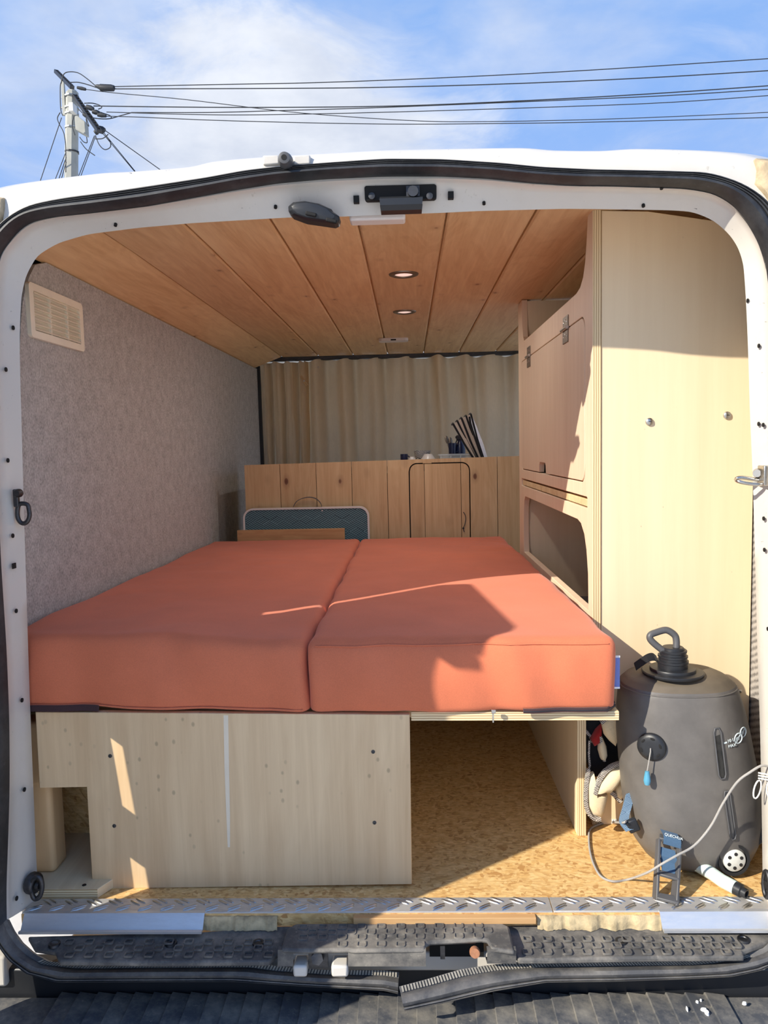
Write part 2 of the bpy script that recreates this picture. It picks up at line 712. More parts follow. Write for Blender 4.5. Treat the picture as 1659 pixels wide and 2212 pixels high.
def rubber(name, c, dust, rough=.55, amount=.5):
    mt, t, p = new_mat(name)
    co = t.node('ShaderNodeTexCoord').outputs['Object']
    n = t.noise(co, 16, 6, .7)
    n2 = t.noise(co, 90, 4, .7)
    col = t.mix(t.ramp(n, [(.42, G(0)), (.75, G(amount))]), lin(c), lin(dust))
    col = t.mix(t.ramp(n2, [(.62, G(0)), (.72, G(amount * .7))]), col, lin(dust))
    t.link(col, p.inputs['Base Color'])
    p.inputs['Roughness'].default_value = rough
    b = t.node('ShaderNodeBump')
    b.inputs['Strength'].default_value = .15
    b.inputs['Distance'].default_value = .001
    t.link(n2, b.inputs['Height'])
    t.link(b.outputs[0], p.inputs['Normal'])
    return mt


M = {
    'paint': paint('white_paint'),
    'rubber': rubber('seal_rubber', (36, 37, 40), (104, 104, 104), .5, .35),
    'rubber_low': rubber('sunlit_dusty_seal_rubber', (76, 76, 78), (156, 150, 140), .6, .55),  # lighter copy of the seal rubber: sunlit tone in the colour, plus dust
    'plastic': rubber('dusty_plastic', (80, 79, 78), (172, 164, 150), .7, .65),
    'bumper': rubber('bumper_plastic', (80, 82, 86), (176, 168, 152), .6, .65),
    'black': plain('black_plastic', (34, 36, 40), .42),
    'dark': plain('dark_void', (14, 13, 13), .8),  # near-black, mostly paints the shade inside holes, gaps and recesses
    'ceiling': wood('pine_ceiling', (240, 206, 156), (212, 168, 116), 1, 60, 9, .075, .5, .9, (150, 96, 56), .9),
    'pine': wood('pine_boards', (220, 190, 144), (190, 152, 106), 2, 80, 10, .095, .5, .8, (96, 52, 28), .7),
    'pine_x': wood('pine_batten', (212, 170, 118), (176, 128, 80), 0, 80, 10, .05, .55, .8, (110, 62, 34), .9),
    'post': wood('pine_post', (226, 190, 142), (206, 164, 114), 2, 60, 8, 0, .55, .6),
    'ply': wood('poplar_plywood', (242, 222, 186), (226, 200, 160), 2, 34, 5, 0, .5, .5, bands=.15, specks=.04),
    'ply_front': wood('poplar_plywood_front', (242, 212, 168), (210, 174, 130), 2, 45, 6, 0, .5, .8, bands=.35, specks=.11),
    'ply_side': wood('poplar_plywood_side', (238, 216, 188), (214, 186, 156), 2, 70, 7, 0, .5, .6, bands=.25),
    'ply_in': wood('plywood_inside', (242, 226, 194), (226, 206, 170), 2, 60, 7, 0, .6, .5, bands=.2),
    'ply_floor': wood('plywood_base', (230, 210, 172), (204, 178, 138), 1, 60, 7, 0, .6, .7, bands=.3),
    'osb': osb('oriented_strand_board', (240, 204, 142), (224, 180, 114), (182, 132, 76)),
    'carpet': carpet('grey_wall_felt', (206, 204, 199), (146, 144, 139)),
    'carpet_r': carpet('grey_ribbed_felt', (176, 170, 164), (120, 116, 112), True),
    'carpet_d': carpet('grey_shelf_felt', (136, 136, 138), (88, 88, 92)),
    'terracotta': fabric('terracotta_fabric', (214, 119, 84)),
    'zip': fabric('zip_tape', (72, 50, 50), .4, 300),
    'blue_tag': fabric('blue_label', (128, 148, 214), .2),
    'white_cloth': fabric('white_print', (235, 235, 235), .1),
    'cream': fabric('cream_canvas', (226, 208, 172), .3),
    'red_cloth': fabric('red_cloth', (150, 34, 34), .3),
    'blue_strap': fabric('blue_webbing', (66, 92, 118), .5, 260),
    'tweed': herringbone('black_white_binding', (36, 32, 36), (214, 204, 192), 165),
    'webbing': herringbone('blue_patterned_webbing', (58, 84, 108), (136, 158, 176), 190),
    'teal': herringbone('teal_pattern_board', (34, 62, 74), (108, 148, 156), 72),
    'curtain': curtain_mat('linen_curtain', (246, 224, 190)),
    'ivory': plain('ivory_plastic', (246, 238, 216), .35, vary=.05),
    'white_pl': plain('white_plastic', (226, 218, 212), .35, vary=.05),
    'rim': plain('white_edge_trim', (222, 220, 214), .4, vary=.05),
    'pole': plain('concrete_pole', (168, 168, 160), .8, vary=.1, scale=5, bump=.3),
    'steel': metal('galvanised_steel', (186, 188, 188), .42),
    'alu': metal('aluminium_strip', (226, 228, 230), .42, .08, .8),
    'tread': metal('tread_aluminium', (222, 219, 214), .5, .2, .7),
    'chrome': metal('bright_steel', (208, 204, 196), .25, .2),
    'dark_steel': metal('dark_steel', (92, 92, 94), .45, .3),
    'bronze': metal('hinge_steel', (150, 138, 124), .4, .3),
    'cable': plain('black_cable', (42, 44, 48), .6),
    'bag': plain('charcoal_tpu', (100, 96, 92), .5, vary=.14, scale=22, bump=.25, bscale=38),
    'bag_top': plain('charcoal_tpu_dusty', (100, 90, 76), .6, vary=.2, scale=12, bump=.2, bscale=25),
    'grey_pl': plain('grey_plastic', (82, 82, 84), .45),
    'window': clear('smoked_window', (40, 42, 44), .85, .12),
    'rosette': plain('pale_grey_plastic', (214, 214, 206), .4, vary=.08, scale=60),
    'print': plain('white_ink', (214, 226, 228), .6, vary=.05),
    'cyan': plain('blue_toggle', (84, 150, 178), .35),
    'cord': fabric('grey_elastic_cord', (168, 164, 158), .5, 600),
    'cord_white': fabric('white_elastic_cord', (226, 224, 218), .5, 600),
    'hose': plain('pale_green_hose', (206, 222, 212), .35, vary=.06),
    'navy': plain('navy_enamel', (26, 34, 66), .3),
    'china': plain('white_china', (222, 218, 212), .3, vary=.04),
    'spotbowl': herringbone('black_white_glaze', (26, 26, 30), (220, 220, 220), 130, .3),
    'clearbox': clear('clear_plastic', (220, 228, 232), .35),
    'foil': foil('crinkled_foil'),
    'beige_fab': fabric('beige_shade_fabric', (196, 182, 168), .3),
    'black_fab': fabric('black_binding', (24, 24, 28), .3),
    'rust': plain('rusty_metal', (168, 116, 84), .8, vary=.3, scale=60),
    'sealant': plain('yellowed_sealant', (186, 166, 134), .8, vary=.3, scale=40, bump=1.0, bscale=70),
    'foam': plain('dusty_foam', (190, 170, 132), .9, vary=.35, scale=40, bump=1.0, bscale=80),
    'asphalt': plain('pale_concrete', (208, 204, 196), .9, vary=.2, scale=3, bump=.4),
    'diffuser': glow('lamp_diffuser', (255, 226, 214), .5),  # faint glow added to the diffusers of unlit spotlights
    'paint_drip': plain('white_paint_drip', (240, 240, 238), .5, vary=.02),
    'glass': clear('cab_glass', (190, 205, 205), .15, .03),
    'clip': plain('dusty_clip', (150, 144, 132), .8, vary=.25, scale=60),
    'tape': plain('pale_strip', (232, 218, 194), .4, vary=.05),
    'edge_x': ply_edge('plywood_edge_upright', 0),
    'edge_z': ply_edge('plywood_edge_flat', 2),
    'amber_ply': wood('plywood_edge', (236, 216, 170), (196, 166, 118), 0, 40, 8, 0, .6, .8),
}

X_LEFT, X_RIGHT, CEIL = -.80, .735, 1.3305
X_CAB, Y_CAB0, Y_CAB1 = .392, 1.657, 2.745
Y_PART, Y_CURT = 3.12, 4.12

# ------------------------------------------------------------------ the ground
gnd = obj('ground', MB().box(-40, 40, -40, 60, -.75, -.62), M['asphalt'], ang=None)
gnd['kind'] = 'structure'
tag(gnd, 'pale concrete ground the van is parked on', 'ground')

# ------------------------------------------------------------------ room shell
fl = obj('floor', MB().prism([(-.735, 1.335), (.655, 1.335), (.655, 1.43), (X_RIGHT + .01, 1.45), (X_RIGHT + .01, 5.0), (X_LEFT - .01, 5.0), (X_LEFT - .01, 1.45), (-.735, 1.43)], [], fZ(0), -.024, 0), M['osb'], kind='structure', ang=None)
tag(fl, 'oriented strand board floor of the van', 'floor')

# left wall: felt covered panel with a rounded rear top corner
wl = [(1.50, -.02), (5.0, -.02), (5.0, 1.275), (1.735, 1.275)]
wl += [(PX(x, y, X_LEFT).y, PX(x, y, X_LEFT).z) for x, y in ((76, 572), (64, 596), (55, 622), (49, 655), (45, 700), (43, 760))] + [(1.50, .95)]
wall = obj('wall_left', MB().prism(wl, [], fX(X_LEFT), -.012, 0), M['carpet'], kind='structure', ang=None)
tag(wall, 'grey felt covered left wall of the van', 'wall')
obj('dark_void_sheet', MB().box(X_LEFT - .03, X_LEFT - .02, 1.40, 5.0, -.02, 1.31), M['dark'], wall, ang=None)  # dark sheet standing in for the shaded void behind the felt panel
wr = obj('wall_right', MB().box(X_RIGHT, X_RIGHT + .012, 1.47, 2.72, -.02, 1.30), M['carpet_r'], kind='structure', ang=None)
tag(wr, 'ribbed grey felt on the right wall beside the tall plywood panel', 'wall')

# ceiling: tongue and groove boards
grooves = [-.815, -.660, -.466, -.281, -.099, .090, .276, .468, .656, .76]
ce = obj('ceiling', MB().box(-.66, .74, 1.52, Y_CURT - .005, CEIL + .012, CEIL + .016), M['amber_ply'], kind='structure', ang=None)
tag(ce, 'pine board ceiling of the van', 'ceiling')
for i, (a, b) in enumerate(zip(grooves, grooves[1:])):
    g = .0022
    mb = MB()
    z0, z1 = (1.277, CEIL) if i == 0 else (CEIL, CEIL)
    aa, bb = a + g, b - g
    prof = [(aa, z0 + .012), (aa, z0 + .004), (aa + .004, z0), (bb - .004, z1), (bb, z1 + .004), (bb, z1 + .012)]
    rings = [[(x, y, z - (.012 if y < 1.6 else .004 if y < 1.85 else 0)) for x, z in prof] for y in (1.475, 1.62, 1.9, 2.6, 3.4, Y_CURT - .012)]
    mb.loft(rings, True, True)
    obj('plank', mb, M['ceiling'], ce, ang=30)

# ------------------------------------------------------------------ the van body round the rear opening
van = thing('van_body', (-.03, 1.35, -.62), 'white van seen through its open rear doorway with dented roof and black seal', 'van')
RING = {
    'lip': dict(d=(1.455, 464, 1.385, 1940), left=[(84, 1947), (80, 1892), (72, 1700), (64, 1500), (59, 1340), (52, 1120), (45, 860), (42, 760), (43, 700)],
                cl=[(43, 700), (46, 640), (56, 595), (80, 552), (125, 525), (190, 506)],
                top=[(190, 506), (300, 492), (415, 482), (620, 470), (740, 468), (830, 464), (950, 460), (1030, 456), (1220, 451), (1315, 452), (1442, 454)],
                cr=[(1442, 454), (1495, 457), (1540, 475), (1575, 505), (1595, 535), (1606, 570), (1611, 640)],
                right=[(1611, 640), (1616, 750), (1620, 900), (1625, 1000), (1630, 1163), (1636, 1400), (1642, 1580), (1645, 1720), (1648, 1940)]),
    'out': dict(d=(1.42, 400, 1.30, 1950), left=[(14, 1985), (12, 1931), (15, 1862), (20, 1700), (19, 1550), (13, 1400), (0, 1200), (-7, 1000), (-10, 850), (-11, 700)],
                cl=[(-11, 700), (-9, 610), (0, 551), (18, 526), (45, 494), (72, 478), (120, 468)],
                top=[(120, 468), (200, 460), (320, 445), (430, 425), (500, 412), (600, 396), (700, 387), (830, 381), (955, 381), (1055, 386), (1140, 395), (1230, 401), (1330, 402), (1480, 407)],
                cr=[(1480, 407), (1540, 417), (1580, 440), (1615, 480), (1640, 525), (1655, 575), (1664, 650)],
                right=[(1664, 650), (1669, 850), (1672, 1000), (1676, 1200), (1680, 1500), (1687, 1985)]),
    'seal': dict(d=(1.41, 380, 1.29, 1950), left=[(-16, 1985), (-21, 1850), (-20, 1700), (-23, 1500), (-33, 1350), (-46, 1150), (-54, 950), (-56, 700)],
                 cl=[(-56, 700), (-48, 600), (-27, 530), (0, 490), (35, 463), (70, 446), (110, 437)],
                 top=[(110, 437), (150, 430), (250, 417), (350, 402), (450, 387), (530, 372), (600, 364), (700, 356), (830, 347), (955, 348), (1080, 356), (1170, 365), (1280, 370), (1430, 373), (1520, 376)],
                 cr=[(1520, 376), (1555, 384), (1600, 400), (1640, 425), (1668, 452), (1695, 520), (1706, 600), (1713, 680)],
                 right=[(1713, 680), (1718, 900), (1722, 1200), (1728, 1500), (1735, 1985)]),
    'roof': dict(d=(1.43, 330, 1.305, 1950), left=[(-128, 1985), (-130, 700)],
                 cl=[(-130, 700), (-128, 560), (-100, 440), (-40, 412), (0, 402), (20, 395.5), (60, 389)],
                 top=[(60, 389), (125, 380), (200, 371), (230, 368), (265, 367.5), (340, 362), (415, 356), (450, 345), (510, 339), (565, 335), (700, 327), (830, 320), (1000, 316.5), (1080, 315), (1140, 314.5), (1165, 317), (1190, 320), (1250, 321), (1310, 321), (1340, 318), (1370, 316), (1440, 317), (1530, 320)],
                 cr=[(1530, 320), (1630, 328), (1637, 336), (1659, 338), (1700, 345), (1750, 400), (1785, 520), (1790, 680)],
                 right=[(1790, 680), (1795, 1985)]),
}
NSEG = dict(left=40, cl=26, top=110, cr=26, right=40)


def tilt(d, y):
    return d[0] + (d[2] - d[0]) * (y - d[1]) / (d[3] - d[1])


def ring3(name):
    r = RING[name]
    out = []
    for s in ('left', 'cl', 'top', 'cr', 'right'):
        pts = resample([PY(x, y, tilt(r['d'], y)) for x, y in r[s]], NSEG[s])
        out += pts if not out else pts[1:]
    # take the corners out of the polyline
    for _ in range(2):
        out = [out[0]] + [(a + b * 2 + c) / 4 for a, b, c in zip(out, out[1:], out[2:])] + [out[-1]]
    return out


LIP, OUT, SEAL, ROOF = (ring3(k) for k in ('lip', 'out', 'seal', 'roof'))
CEN = Vector((-.05, 0, .55))


def lerp_ring(a, b, t, dy=0.0, grow=0.0):
    res = []
    for p, q in zip(a, b):
        v = p.lerp(q, t)
        if grow:
            g = Vector((v.x - CEN.x, 0, v.z - CEN.z)).normalized()
            v = v + g * grow
        v = v + Vector((0, dy, 0))
        res.append(v)
    return res


# painted door frame: rolled edge, flat reveal, folded lip
mb = MB()
mb.loft([lerp_ring(OUT, OUT, 0, .0, .012), OUT, lerp_ring(OUT, LIP, .10, -.006, .001), lerp_ring(OUT, LIP, .20, -.004, .004),
         lerp_ring(OUT, LIP, .30, -.002, .007), lerp_ring(OUT, LIP, .45, 0, .005), lerp_ring(OUT, LIP, .72, 0, .003), LIP,
         lerp_ring(LIP, LIP, 0, .006, .004), lerp_ring(LIP, LIP, 0, .008, .05)])
frame = obj('door_frame', mb, M['paint'], van, ang=50)
# outer skin: rear face, roof edge, roof and sides
def skin(t, dy, up, out):
    res = []
    for p, q in zip(SEAL, ROOF):
        v = p.lerp(q, t) + Vector((0, dy, 0))
        g = Vector((v.x - CEN.x, 0, 0)).normalized() * out * min(1, abs(v.x - CEN.x) / .6)
        top = min(1, max(0, (v.z - .9) / .3))
        res.append(v + g + Vector((0, 0, up * top)))
    return res
mb = MB()
mb.loft([skin(0, .012, 0, 0), skin(0, 0, 0, 0), skin(.3, -.004, 0, 0), skin(.6, -.002, 0, 0), skin(.85, .002, 0, 0), skin(.95, .006, 0, 0), skin(1, .016, 0, 0),
         skin(1.0, .05, .012, .035), skin(1.0, .12, .03, .075), skin(1.0, .30, .075, .095), skin(1.0, 1.45, .11, .11), skin(1.0, 2.60, .11, .11), skin(1.0, 2.95, .11, .11), skin(1.0, 3.55, .10, .10), skin(1.0, 3.9, .02, .02)])


def in_opening(f):
    c = sum((mb.v[i] for i in f), Vector()) / len(f)
    slide = c.x > .5 and 2.75 < c.y < 4.05 and -.05 < c.z < 1.27
    cab = 4.25 < c.y < 4.98 and .55 < c.z < 1.24 and abs(c.x) > .5
    return slide or cab


mb.f = [f for f in mb.f if not in_opening(f)]
obj('roof_and_side_shell', mb, M['paint'], van, ang=50)
# rubber seal with three ridges and a bulb
prof = [(0, .0), (.03, .008), (.09, .009), (.12, .003), (.16, .010), (.22, .010), (.25, .004), (.29, .011), (.35, .011), (.38, .006), (.46, .016),
        (.60, .024), (.75, .026), (.90, .020), (1.0, .010), (1.03, -.004)]
mb = MB()
mb.loft([lerp_ring(SEAL, OUT, t, -b - .004) for t, b in prof])
seal = obj('rubber_seal', mb, M['rubber'], van, ang=40)
# sealant in the roof corners
for pts in ([(-12, 425), (10, 428), (14, 450), (10, 478), (-4, 500), (-22, 500)], [(1632, 343), (1690, 346), (1690, 445), (1665, 452), (1648, 425), (1626, 400), (1634, 370)]):
    mb = MB()
    ps = [PY(x, y, tilt((1.415, 380, 1.29, 1950), y)) for x, y in pts]
    c = sum(ps, Vector()) / len(ps)
    rings = [[p + Vector((0, .012, 0)) for p in ps], [p + Vector((0, -.002, 0)) for p in ps], [c.lerp(p, .8) + Vector((0, -.012, 0)) for p in ps], [c.lerp(p, .3) + Vector((0, -.014, 0)) for p in ps]]
    mb.loft(rings, True, True)
    obj('sealant_patch', mb, M['sealant'], van, ang=60)
# drill holes in the frame, drawn as flat dark discs
disc = MB().lathe([(0.0001, 0), (.0042, 0), (.0042, .0008), (.0001, .0008)], (0, 0, 0), n=10)


def hole_at(x, y, side, r=1.0, square=False):
    if side in 'lr':
        pa, pb = None, None
        # reveal of the side: point between OUT and LIP at this pixel
        seg = range(0, 40) if side == 'l' else range(len(LIP) - 40, len(LIP))
        best = None
        for i in seg:
            for k in range(2, 10):
                q = OUT[i].lerp(LIP[i], k / 10)
                d = q - EYE
                u, v, w = d.dot(RIGHT), d.dot(DOWN), d.dot(FWD)
                e = (CX + F * u / w - x) ** 2 + (CY + F * v / w - y) ** 2
                if best is None or e < best[0]:
                    best = (e, q)
        p = best[1]
        ax = Vector((1, .0, 0)) if side == 'l' else Vector((-1, 0, 0))
        p = p + ax * .0012
    mbh = MB()
    if square:
        mbh.box(p.x - .001, p.x + .001, p.y - .006, p.y + .006, p.z - .005, p.z + .005)
    else:
        mbh.lathe([(.0001, -.001), (.0042 * r, -.001), (.0042 * r, .001), (.0001, .001)], p, ax, 12, xdir=(0, 1, 0))
    obj('screw_hole', mbh, M['dark'], van, ang=None)


for x, y in ((27, 642), (13, 805), (18, 981), (25, 1153), (33, 1308), (43, 1502), (49, 1700), (37, 1940)):
    hole_at(x, y, 'l')
hole_at(30, 1230, 'l', square=True)
for x, y in ((1620, 583), (1640, 748), (1635, 931), (1649, 931), (1653, 1110), (1652, 1190), (1655, 1365)):
    hole_at(x, y, 'r', .9)


def frame_y(t, y=1080):
    return tilt(RING['out']['d'], y) * (1 - t) + tilt(RING['lip']['d'], y) * t


def top_frame_pt(x, y):
    """point on the upper reveal under a pixel"""
    best = None
    for i in range(70, 170):
        for k in range(0, 21):
            q = OUT[i].lerp(LIP[i], k / 20)
            d = q - EYE
            u, v, w = d.dot(RIGHT), d.dot(DOWN), d.dot(FWD)
            e = (CX + F * u / w - x) ** 2 + (CY + F * v / w - y) ** 2
            if best is None or e < best[0]:
                best = (e, q)
    return best[1]


# upper latch: dark recess, striker, bracket
mb = MB()
poly = [(PY(x, y, 1.428).x, PY(x, y, 1.428).z) for x, y in ((787, 404), (790, 401), (938, 397), (943, 400), (943, 427), (938, 430), (792, 434), (788, 430))]
mb.prism(poly, [], fY(1.428), 0, .012)
recess = obj('latch_recess', mb, M['dark'], van, bevel=.002)
for x in (803, 928):
    c = PY(x, 424, 1.426)
    obj('latch_screw', MB().lathe([(.0001, 0), (.006, 0), (.006, -.003), (.0001, -.004)], c, (0, 1, 0), 12), M['dark_steel'], recess)
c = PY(892, 417, 1.424)
obj('latch_striker', MB().lathe([(.006, 0), (.0095, 0), (.0095, .012), (.006, .012)], c, (0, -1, 0), 14).box(c.x - .012, c.x + .012, c.y - .003, c.y + .004, c.z - .012, c.z + .012), M['dark_steel'], recess)
a, b = PY(820, 432, 1.42), PY(913, 429, 1.42)
mb = MB()
mb.loft([[(a.x, 1.422, a.z + .006), (b.x, 1.422, b.z + .006)], [(a.x, 1.412, a.z), (b.x, 1.412, b.z)], [(a.x + .001, 1.410, a.z - .012), (b.x - .001, 1.410, b.z - .012)],
         [(a.x + .002, 1.416, a.z - .020), (b.x - .002, 1.416, b.z - .020)], [(a.x + .002, 1.435, a.z - .022), (b.x - .002, 1.435, b.z - .022)], [(a.x, 1.435, a.z - .005), (b.x, 1.435, b.z - .005)]], False)
obj('latch_bracket', mb, M['black'], recess, ang=40)
for x, y in ((764, 430), (968, 422)):
    p = top_frame_pt(x, y)
    obj('clip_hole', MB().box(p.x - .005, p.x + .005, p.y - .007, p.y + .004, p.z - .008, p.z + .004), M['dark'], van, ang=None)
for x, y in ((595, 445), (250, 483), (1040, 440), (1386, 440), (1465, 423)):
    p = top_frame_pt(x, y)
    obj('screw_hole', MB().lathe([(.0001, -.003), (.003, -.003), (.003, .002), (.0001, .002)], p, (0, .5, 1), 10), M['dark'], van, ang=None)
# interior lamp edge peeking under the frame
a = PY(815, 468, 1.465)
obj('courtesy_lamp', MB().box(a.x - .052, a.x + .052, 1.464, 1.50, a.z - .006, a.z + .012), M['white_pl'], van, bevel=.004)

# black pull handle on the upper frame
mb = MB()
hp = [(622, 446), (632, 437), (657, 434), (690, 440), (716, 452), (720, 458), (734, 468), (731, 480), (722, 484), (702, 481), (660, 475), (630, 464), (623, 456)]
ps = [PY(x, y, 1.412) for x, y in hp]
c = sum(ps, Vector()) / len(ps)
mb.loft([[p + Vector((0, .030, .0)) for p in ps], [p for p in ps], [c.lerp(p, .82) + Vector((0, -.008, 0)) for p in ps], [c.lerp(p, .4) + Vector((0, -.010, 0)) for p in ps]], True, True)
pull = obj('pull_handle', mb, M['black'], van, ang=14, bevel=.002)
for x, y in ((672, 463), (716, 477)):
    p = PY(x, y, 1.403)
    obj('finger_recess', MB().obox(p, Vector((.97, 0, -.25)), Vector((0, 1, 0)), Vector((.25, 0, .97)), .010, .004, .0035), M['dark'], pull, bevel=.002)

# rubber door buffer on the roof edge
c = PY(617, 348, 1.393)
mb = MB()
mb.lathe([(.006, -.018), (.010, -.017), (.0125, -.008), (.0135, 0), (.0125, .010), (.010, .016), (.010, .024)], c, (0, 1, 0), 18)
buf = obj('door_buffer', mb, M['grey_pl'], van, ang=40)
obj('buffer_bore', MB().lathe([(.0001, -.0185), (.005, -.0185), (.005, -.012), (.0001, -.012)], c, (0, 1, 0), 12), M['dark'], buf)
for x0, x1 in ((568, 604), (634, 671)):
    a, b = PY(x0, 347, 1.412), PY(x1, 343, 1.412)
    obj('buffer_pad', MB().box(a.x, b.x, 1.408, 1.43, a.z - .009, b.z + .006), M['paint'], van, bevel=.003)


# tie-down rings on both posts
def tie_ring(root, plate_pts, loop_pts, loop_r, mat, boss, name='tie_down_ring', lab=None):
    r = obj(name, MB().tube(smooth_path(loop_pts, 5, True), loop_r, 8, True), mat, root, ang=60, label=lab)
    obj('mounting_plate', plate_pts, mat, r, bevel=.002)
    obj('bolt_head', boss, mat, r, ang=40)
    return r


y0 = frame_y(.62)
X0 = PY(37, 1080, y0).x + .004
pz = lambda x, y: PY(x, y, y0)
pts = [Vector((X0 + .012, p.y, p.z)) + Vector((p.x - X0, 0, 0)) for p in (pz(27, 1091), pz(24, 1105), pz(25, 1118), pz(30, 1128), pz(38, 1131), pz(46, 1126), pz(50, 1114), pz(49, 1102), pz(46, 1091), pz(36, 1088))]
a, b = pz(25, 1057), pz(43, 1095)
tie_ring(van, MB().box(a.x + .004, b.x, y0 - .006, y0 + .003, b.z, a.z), pts, .0042, M['dark_steel'],
         MB().lathe([(.0001, -.010), (.006, -.010), (.008, -.005), (.008, .002)], pz(36, 1065) + Vector((.006, -.004, 0)), (0, 1, 0), 14), lab='dark steel tie-down ring hanging on the left door post')
y0 = frame_y(.62, 1911)
a = pz(71, 1911)
ring_pts = [Vector((pz(x, y).x + .010, y0 - .006, pz(x, y).z)) for x, y in ((62, 1899), (60, 1915), (63, 1932), (70, 1938), (79, 1930), (83, 1912), (80, 1896), (72, 1890))]
tie_ring(van, MB().lathe([(.0001, .006), (.016, .006), (.020, 0), (.020, -.01)], Vector((a.x + .002, y0 + .004, a.z)), (1, -.35, 0), 16), ring_pts, .0045, M['dark_steel'],
         MB().lathe([(.0001, .012), (.006, .012), (.008, .006)], Vector((a.x + .004, y0, a.z)), (1, -.35, 0), 12), lab='dark steel ring low on the left door post')
xr = LIP[-30].x
pr = lambda x, y: PY(x, y, 1.41)
base = pr(1646, 1036)
loop = [(1648, 1040), (1630, 1036), (1605, 1032), (1594, 1033), (1590, 1036), (1596, 1040), (1620, 1045), (1644, 1046)]
lp = []
for i, (x, y) in enumerate(loop):
    dd = 1.41 - (.014 if i in (5, 6, 7) else 0) - .002
    lp.append(PY(x, y, dd))
tie_ring(van, MB().box(base.x - .008, base.x + .004, 1.385, 1.412, base.z - .010, base.z + .026), lp, .0036, M['chrome'],
         MB().lathe([(.0001, .010), (.007, .010), (.009, .004), (.009, -.002)], pr(1638, 1022), (-.6, -.8, 0), 14), lab='bright steel tie-down ring sticking out of the right door post')
a = PY(1661, 1905, 1.36)
tie_ring(van, MB().lathe([(.0001, .006), (.014, .006), (.018, 0), (.018, -.01)], Vector((a.x, 1.355, a.z)), (-1, -.3, 0), 16),
         [Vector((a.x - .008, 1.352 + .012 * math.cos(t), a.z + .024 * math.sin(t))) for t in [k * math.pi / 4 for k in range(8)]], .004, M['dark_steel'],
         MB().lathe([(.0001, .010), (.006, .010), (.007, .004)], Vector((a.x, 1.355, a.z)), (-1, -.3, 0), 12), lab='dark steel ring low on the right door post')

# the left rear door, swung open to the left of the doorway
DX = -.755
hinge = lambda z: 1.211 + .097 * z
door_out = [(.86, -.25), (hinge(-.25), -.25), (hinge(1.17), 1.17), (hinge(1.2) - .03, 1.205), (.84, 1.205), (.808, 1.19), (.80, 1.16), (.80, 1.105), (.85, 1.095), (.86, .80)]
dm = lambda a, b, t: (DX + t + (1.38 - a) * .10, a, b)
dr = obj('rear_door', MB().prism(door_out, [], dm, -.045, 0), M['paint'], van, bevel=.008, seg=3, label='left rear door swung wide open')
obj('door_card', MB().prism(rrect(.93, 1.20, -.05, .50, .05), [], dm, 0, .008), M['black'], dr, bevel=.003)
obj('door_card', MB().prism(rrect(.93, 1.24, .60, 1.10, .06), [], dm, 0, .006), M['paint'], dr, bevel=.003)
obj('door_latch', MB().prism([(.808, 1.068), (.90, 1.060), (.90, 1.095), (.812, 1.088)], [], dm, -.03, .012), M['black'], dr, bevel=.003)

for z0, z1 in ((-.25, .125), (.255, .325), (.475, .84)):  # blocks added out of view to interrupt sun slivers through the hinge gap
    obj('gap_light_block', MB().loft([[(-.805, hinge(z) - .02, z), (-.765, hinge(z) - .02, z), (-.765, hinge(z) + .055, z), (-.805, hinge(z) + .055, z)] for z in (z0, z1)], True, True), M['black'], dr, bevel=.004)

# -------- sill, bumper and lower seal
metal_sill = MB().box(-.66, .62, 1.318, 1.40, -.10, -.064)
obj('inner_sill', metal_sill, M['paint'], van, bevel=.004)
# black sill cover: tread ramps left and right of a raised middle with two pockets
def zc_at(y):
    return -.030 - (1.335 - y) * .18
def sill_cover(name, x0, x1, y0_, y1_, ztop, zfront, cuts=()):
    o = [(x0, y0_), (x1, y0_), (x1, y1_), (x0, y1_)]
    return o
mb = MB()
def slab(pts_top, drop):
    """closed slab from a top outline (list of Vector) going down by drop"""
    n = len(pts_top)
    vs = list(pts_top) + [p - Vector((0, 0, drop)) for p in pts_top]
    fs = [tuple(range(n)), tuple(range(2 * n - 1, n - 1, -1))] + [(i, (i + 1) % n, (i + 1) % n + n, i + n) for i in range(n)]
    return vs, fs


def sp(x, y, z):
    p = PZ(x, y, z)
    return p
left_top = [sp(60, 2022, -.026), sp(440, 2012, -.026), sp(600, 2000, -.026), sp(640, 2000, -.026), sp(600, 2060, -.034), sp(580, 2076, -.034), sp(350, 2078, -.034), sp(128, 2076, -.034), sp(120, 2055, -.034), sp(75, 2048, -.032)]
mb = MB(); mb.add(*slab(left_top, .010))
cover = obj('sill_cover', mb, M['plastic'], van, bevel=.003, ang=30)
right_top = [sp(1070, 2000, -.026), sp(1160, 1996, -.026), sp(1425, 2004, -.026), sp(1665, 1996, -.026), sp(1672, 2030, -.032), sp(1604, 2054, -.034), sp(1608, 2066, -.034), sp(1400, 2068, -.034), sp(1180, 2072, -.034), sp(1120, 2072, -.034)]
mb = MB(); mb.add(*slab(right_top, .010))
obj('sill_cover', mb, M['plastic'], van, bevel=.003, ang=30)
# raised middle: outline seen from above, pockets cut into the front edge
zm = -.012
mid = [sp(x, y, zm) for x, y in ((606, 2050), (620, 2004), (640, 1994), (1080, 1990), (1100, 2000), (1112, 2055), (1060, 2048), (1052, 2030), (1040, 2028), (930, 2034), (920, 2040), (918, 2050), (760, 2052), (752, 2050), (650, 2052))]
mb = MB()
mb.add(*slab(mid, .009))
midc = obj('sill_step', mb, M['plastic'], van, bevel=.004, ang=30)
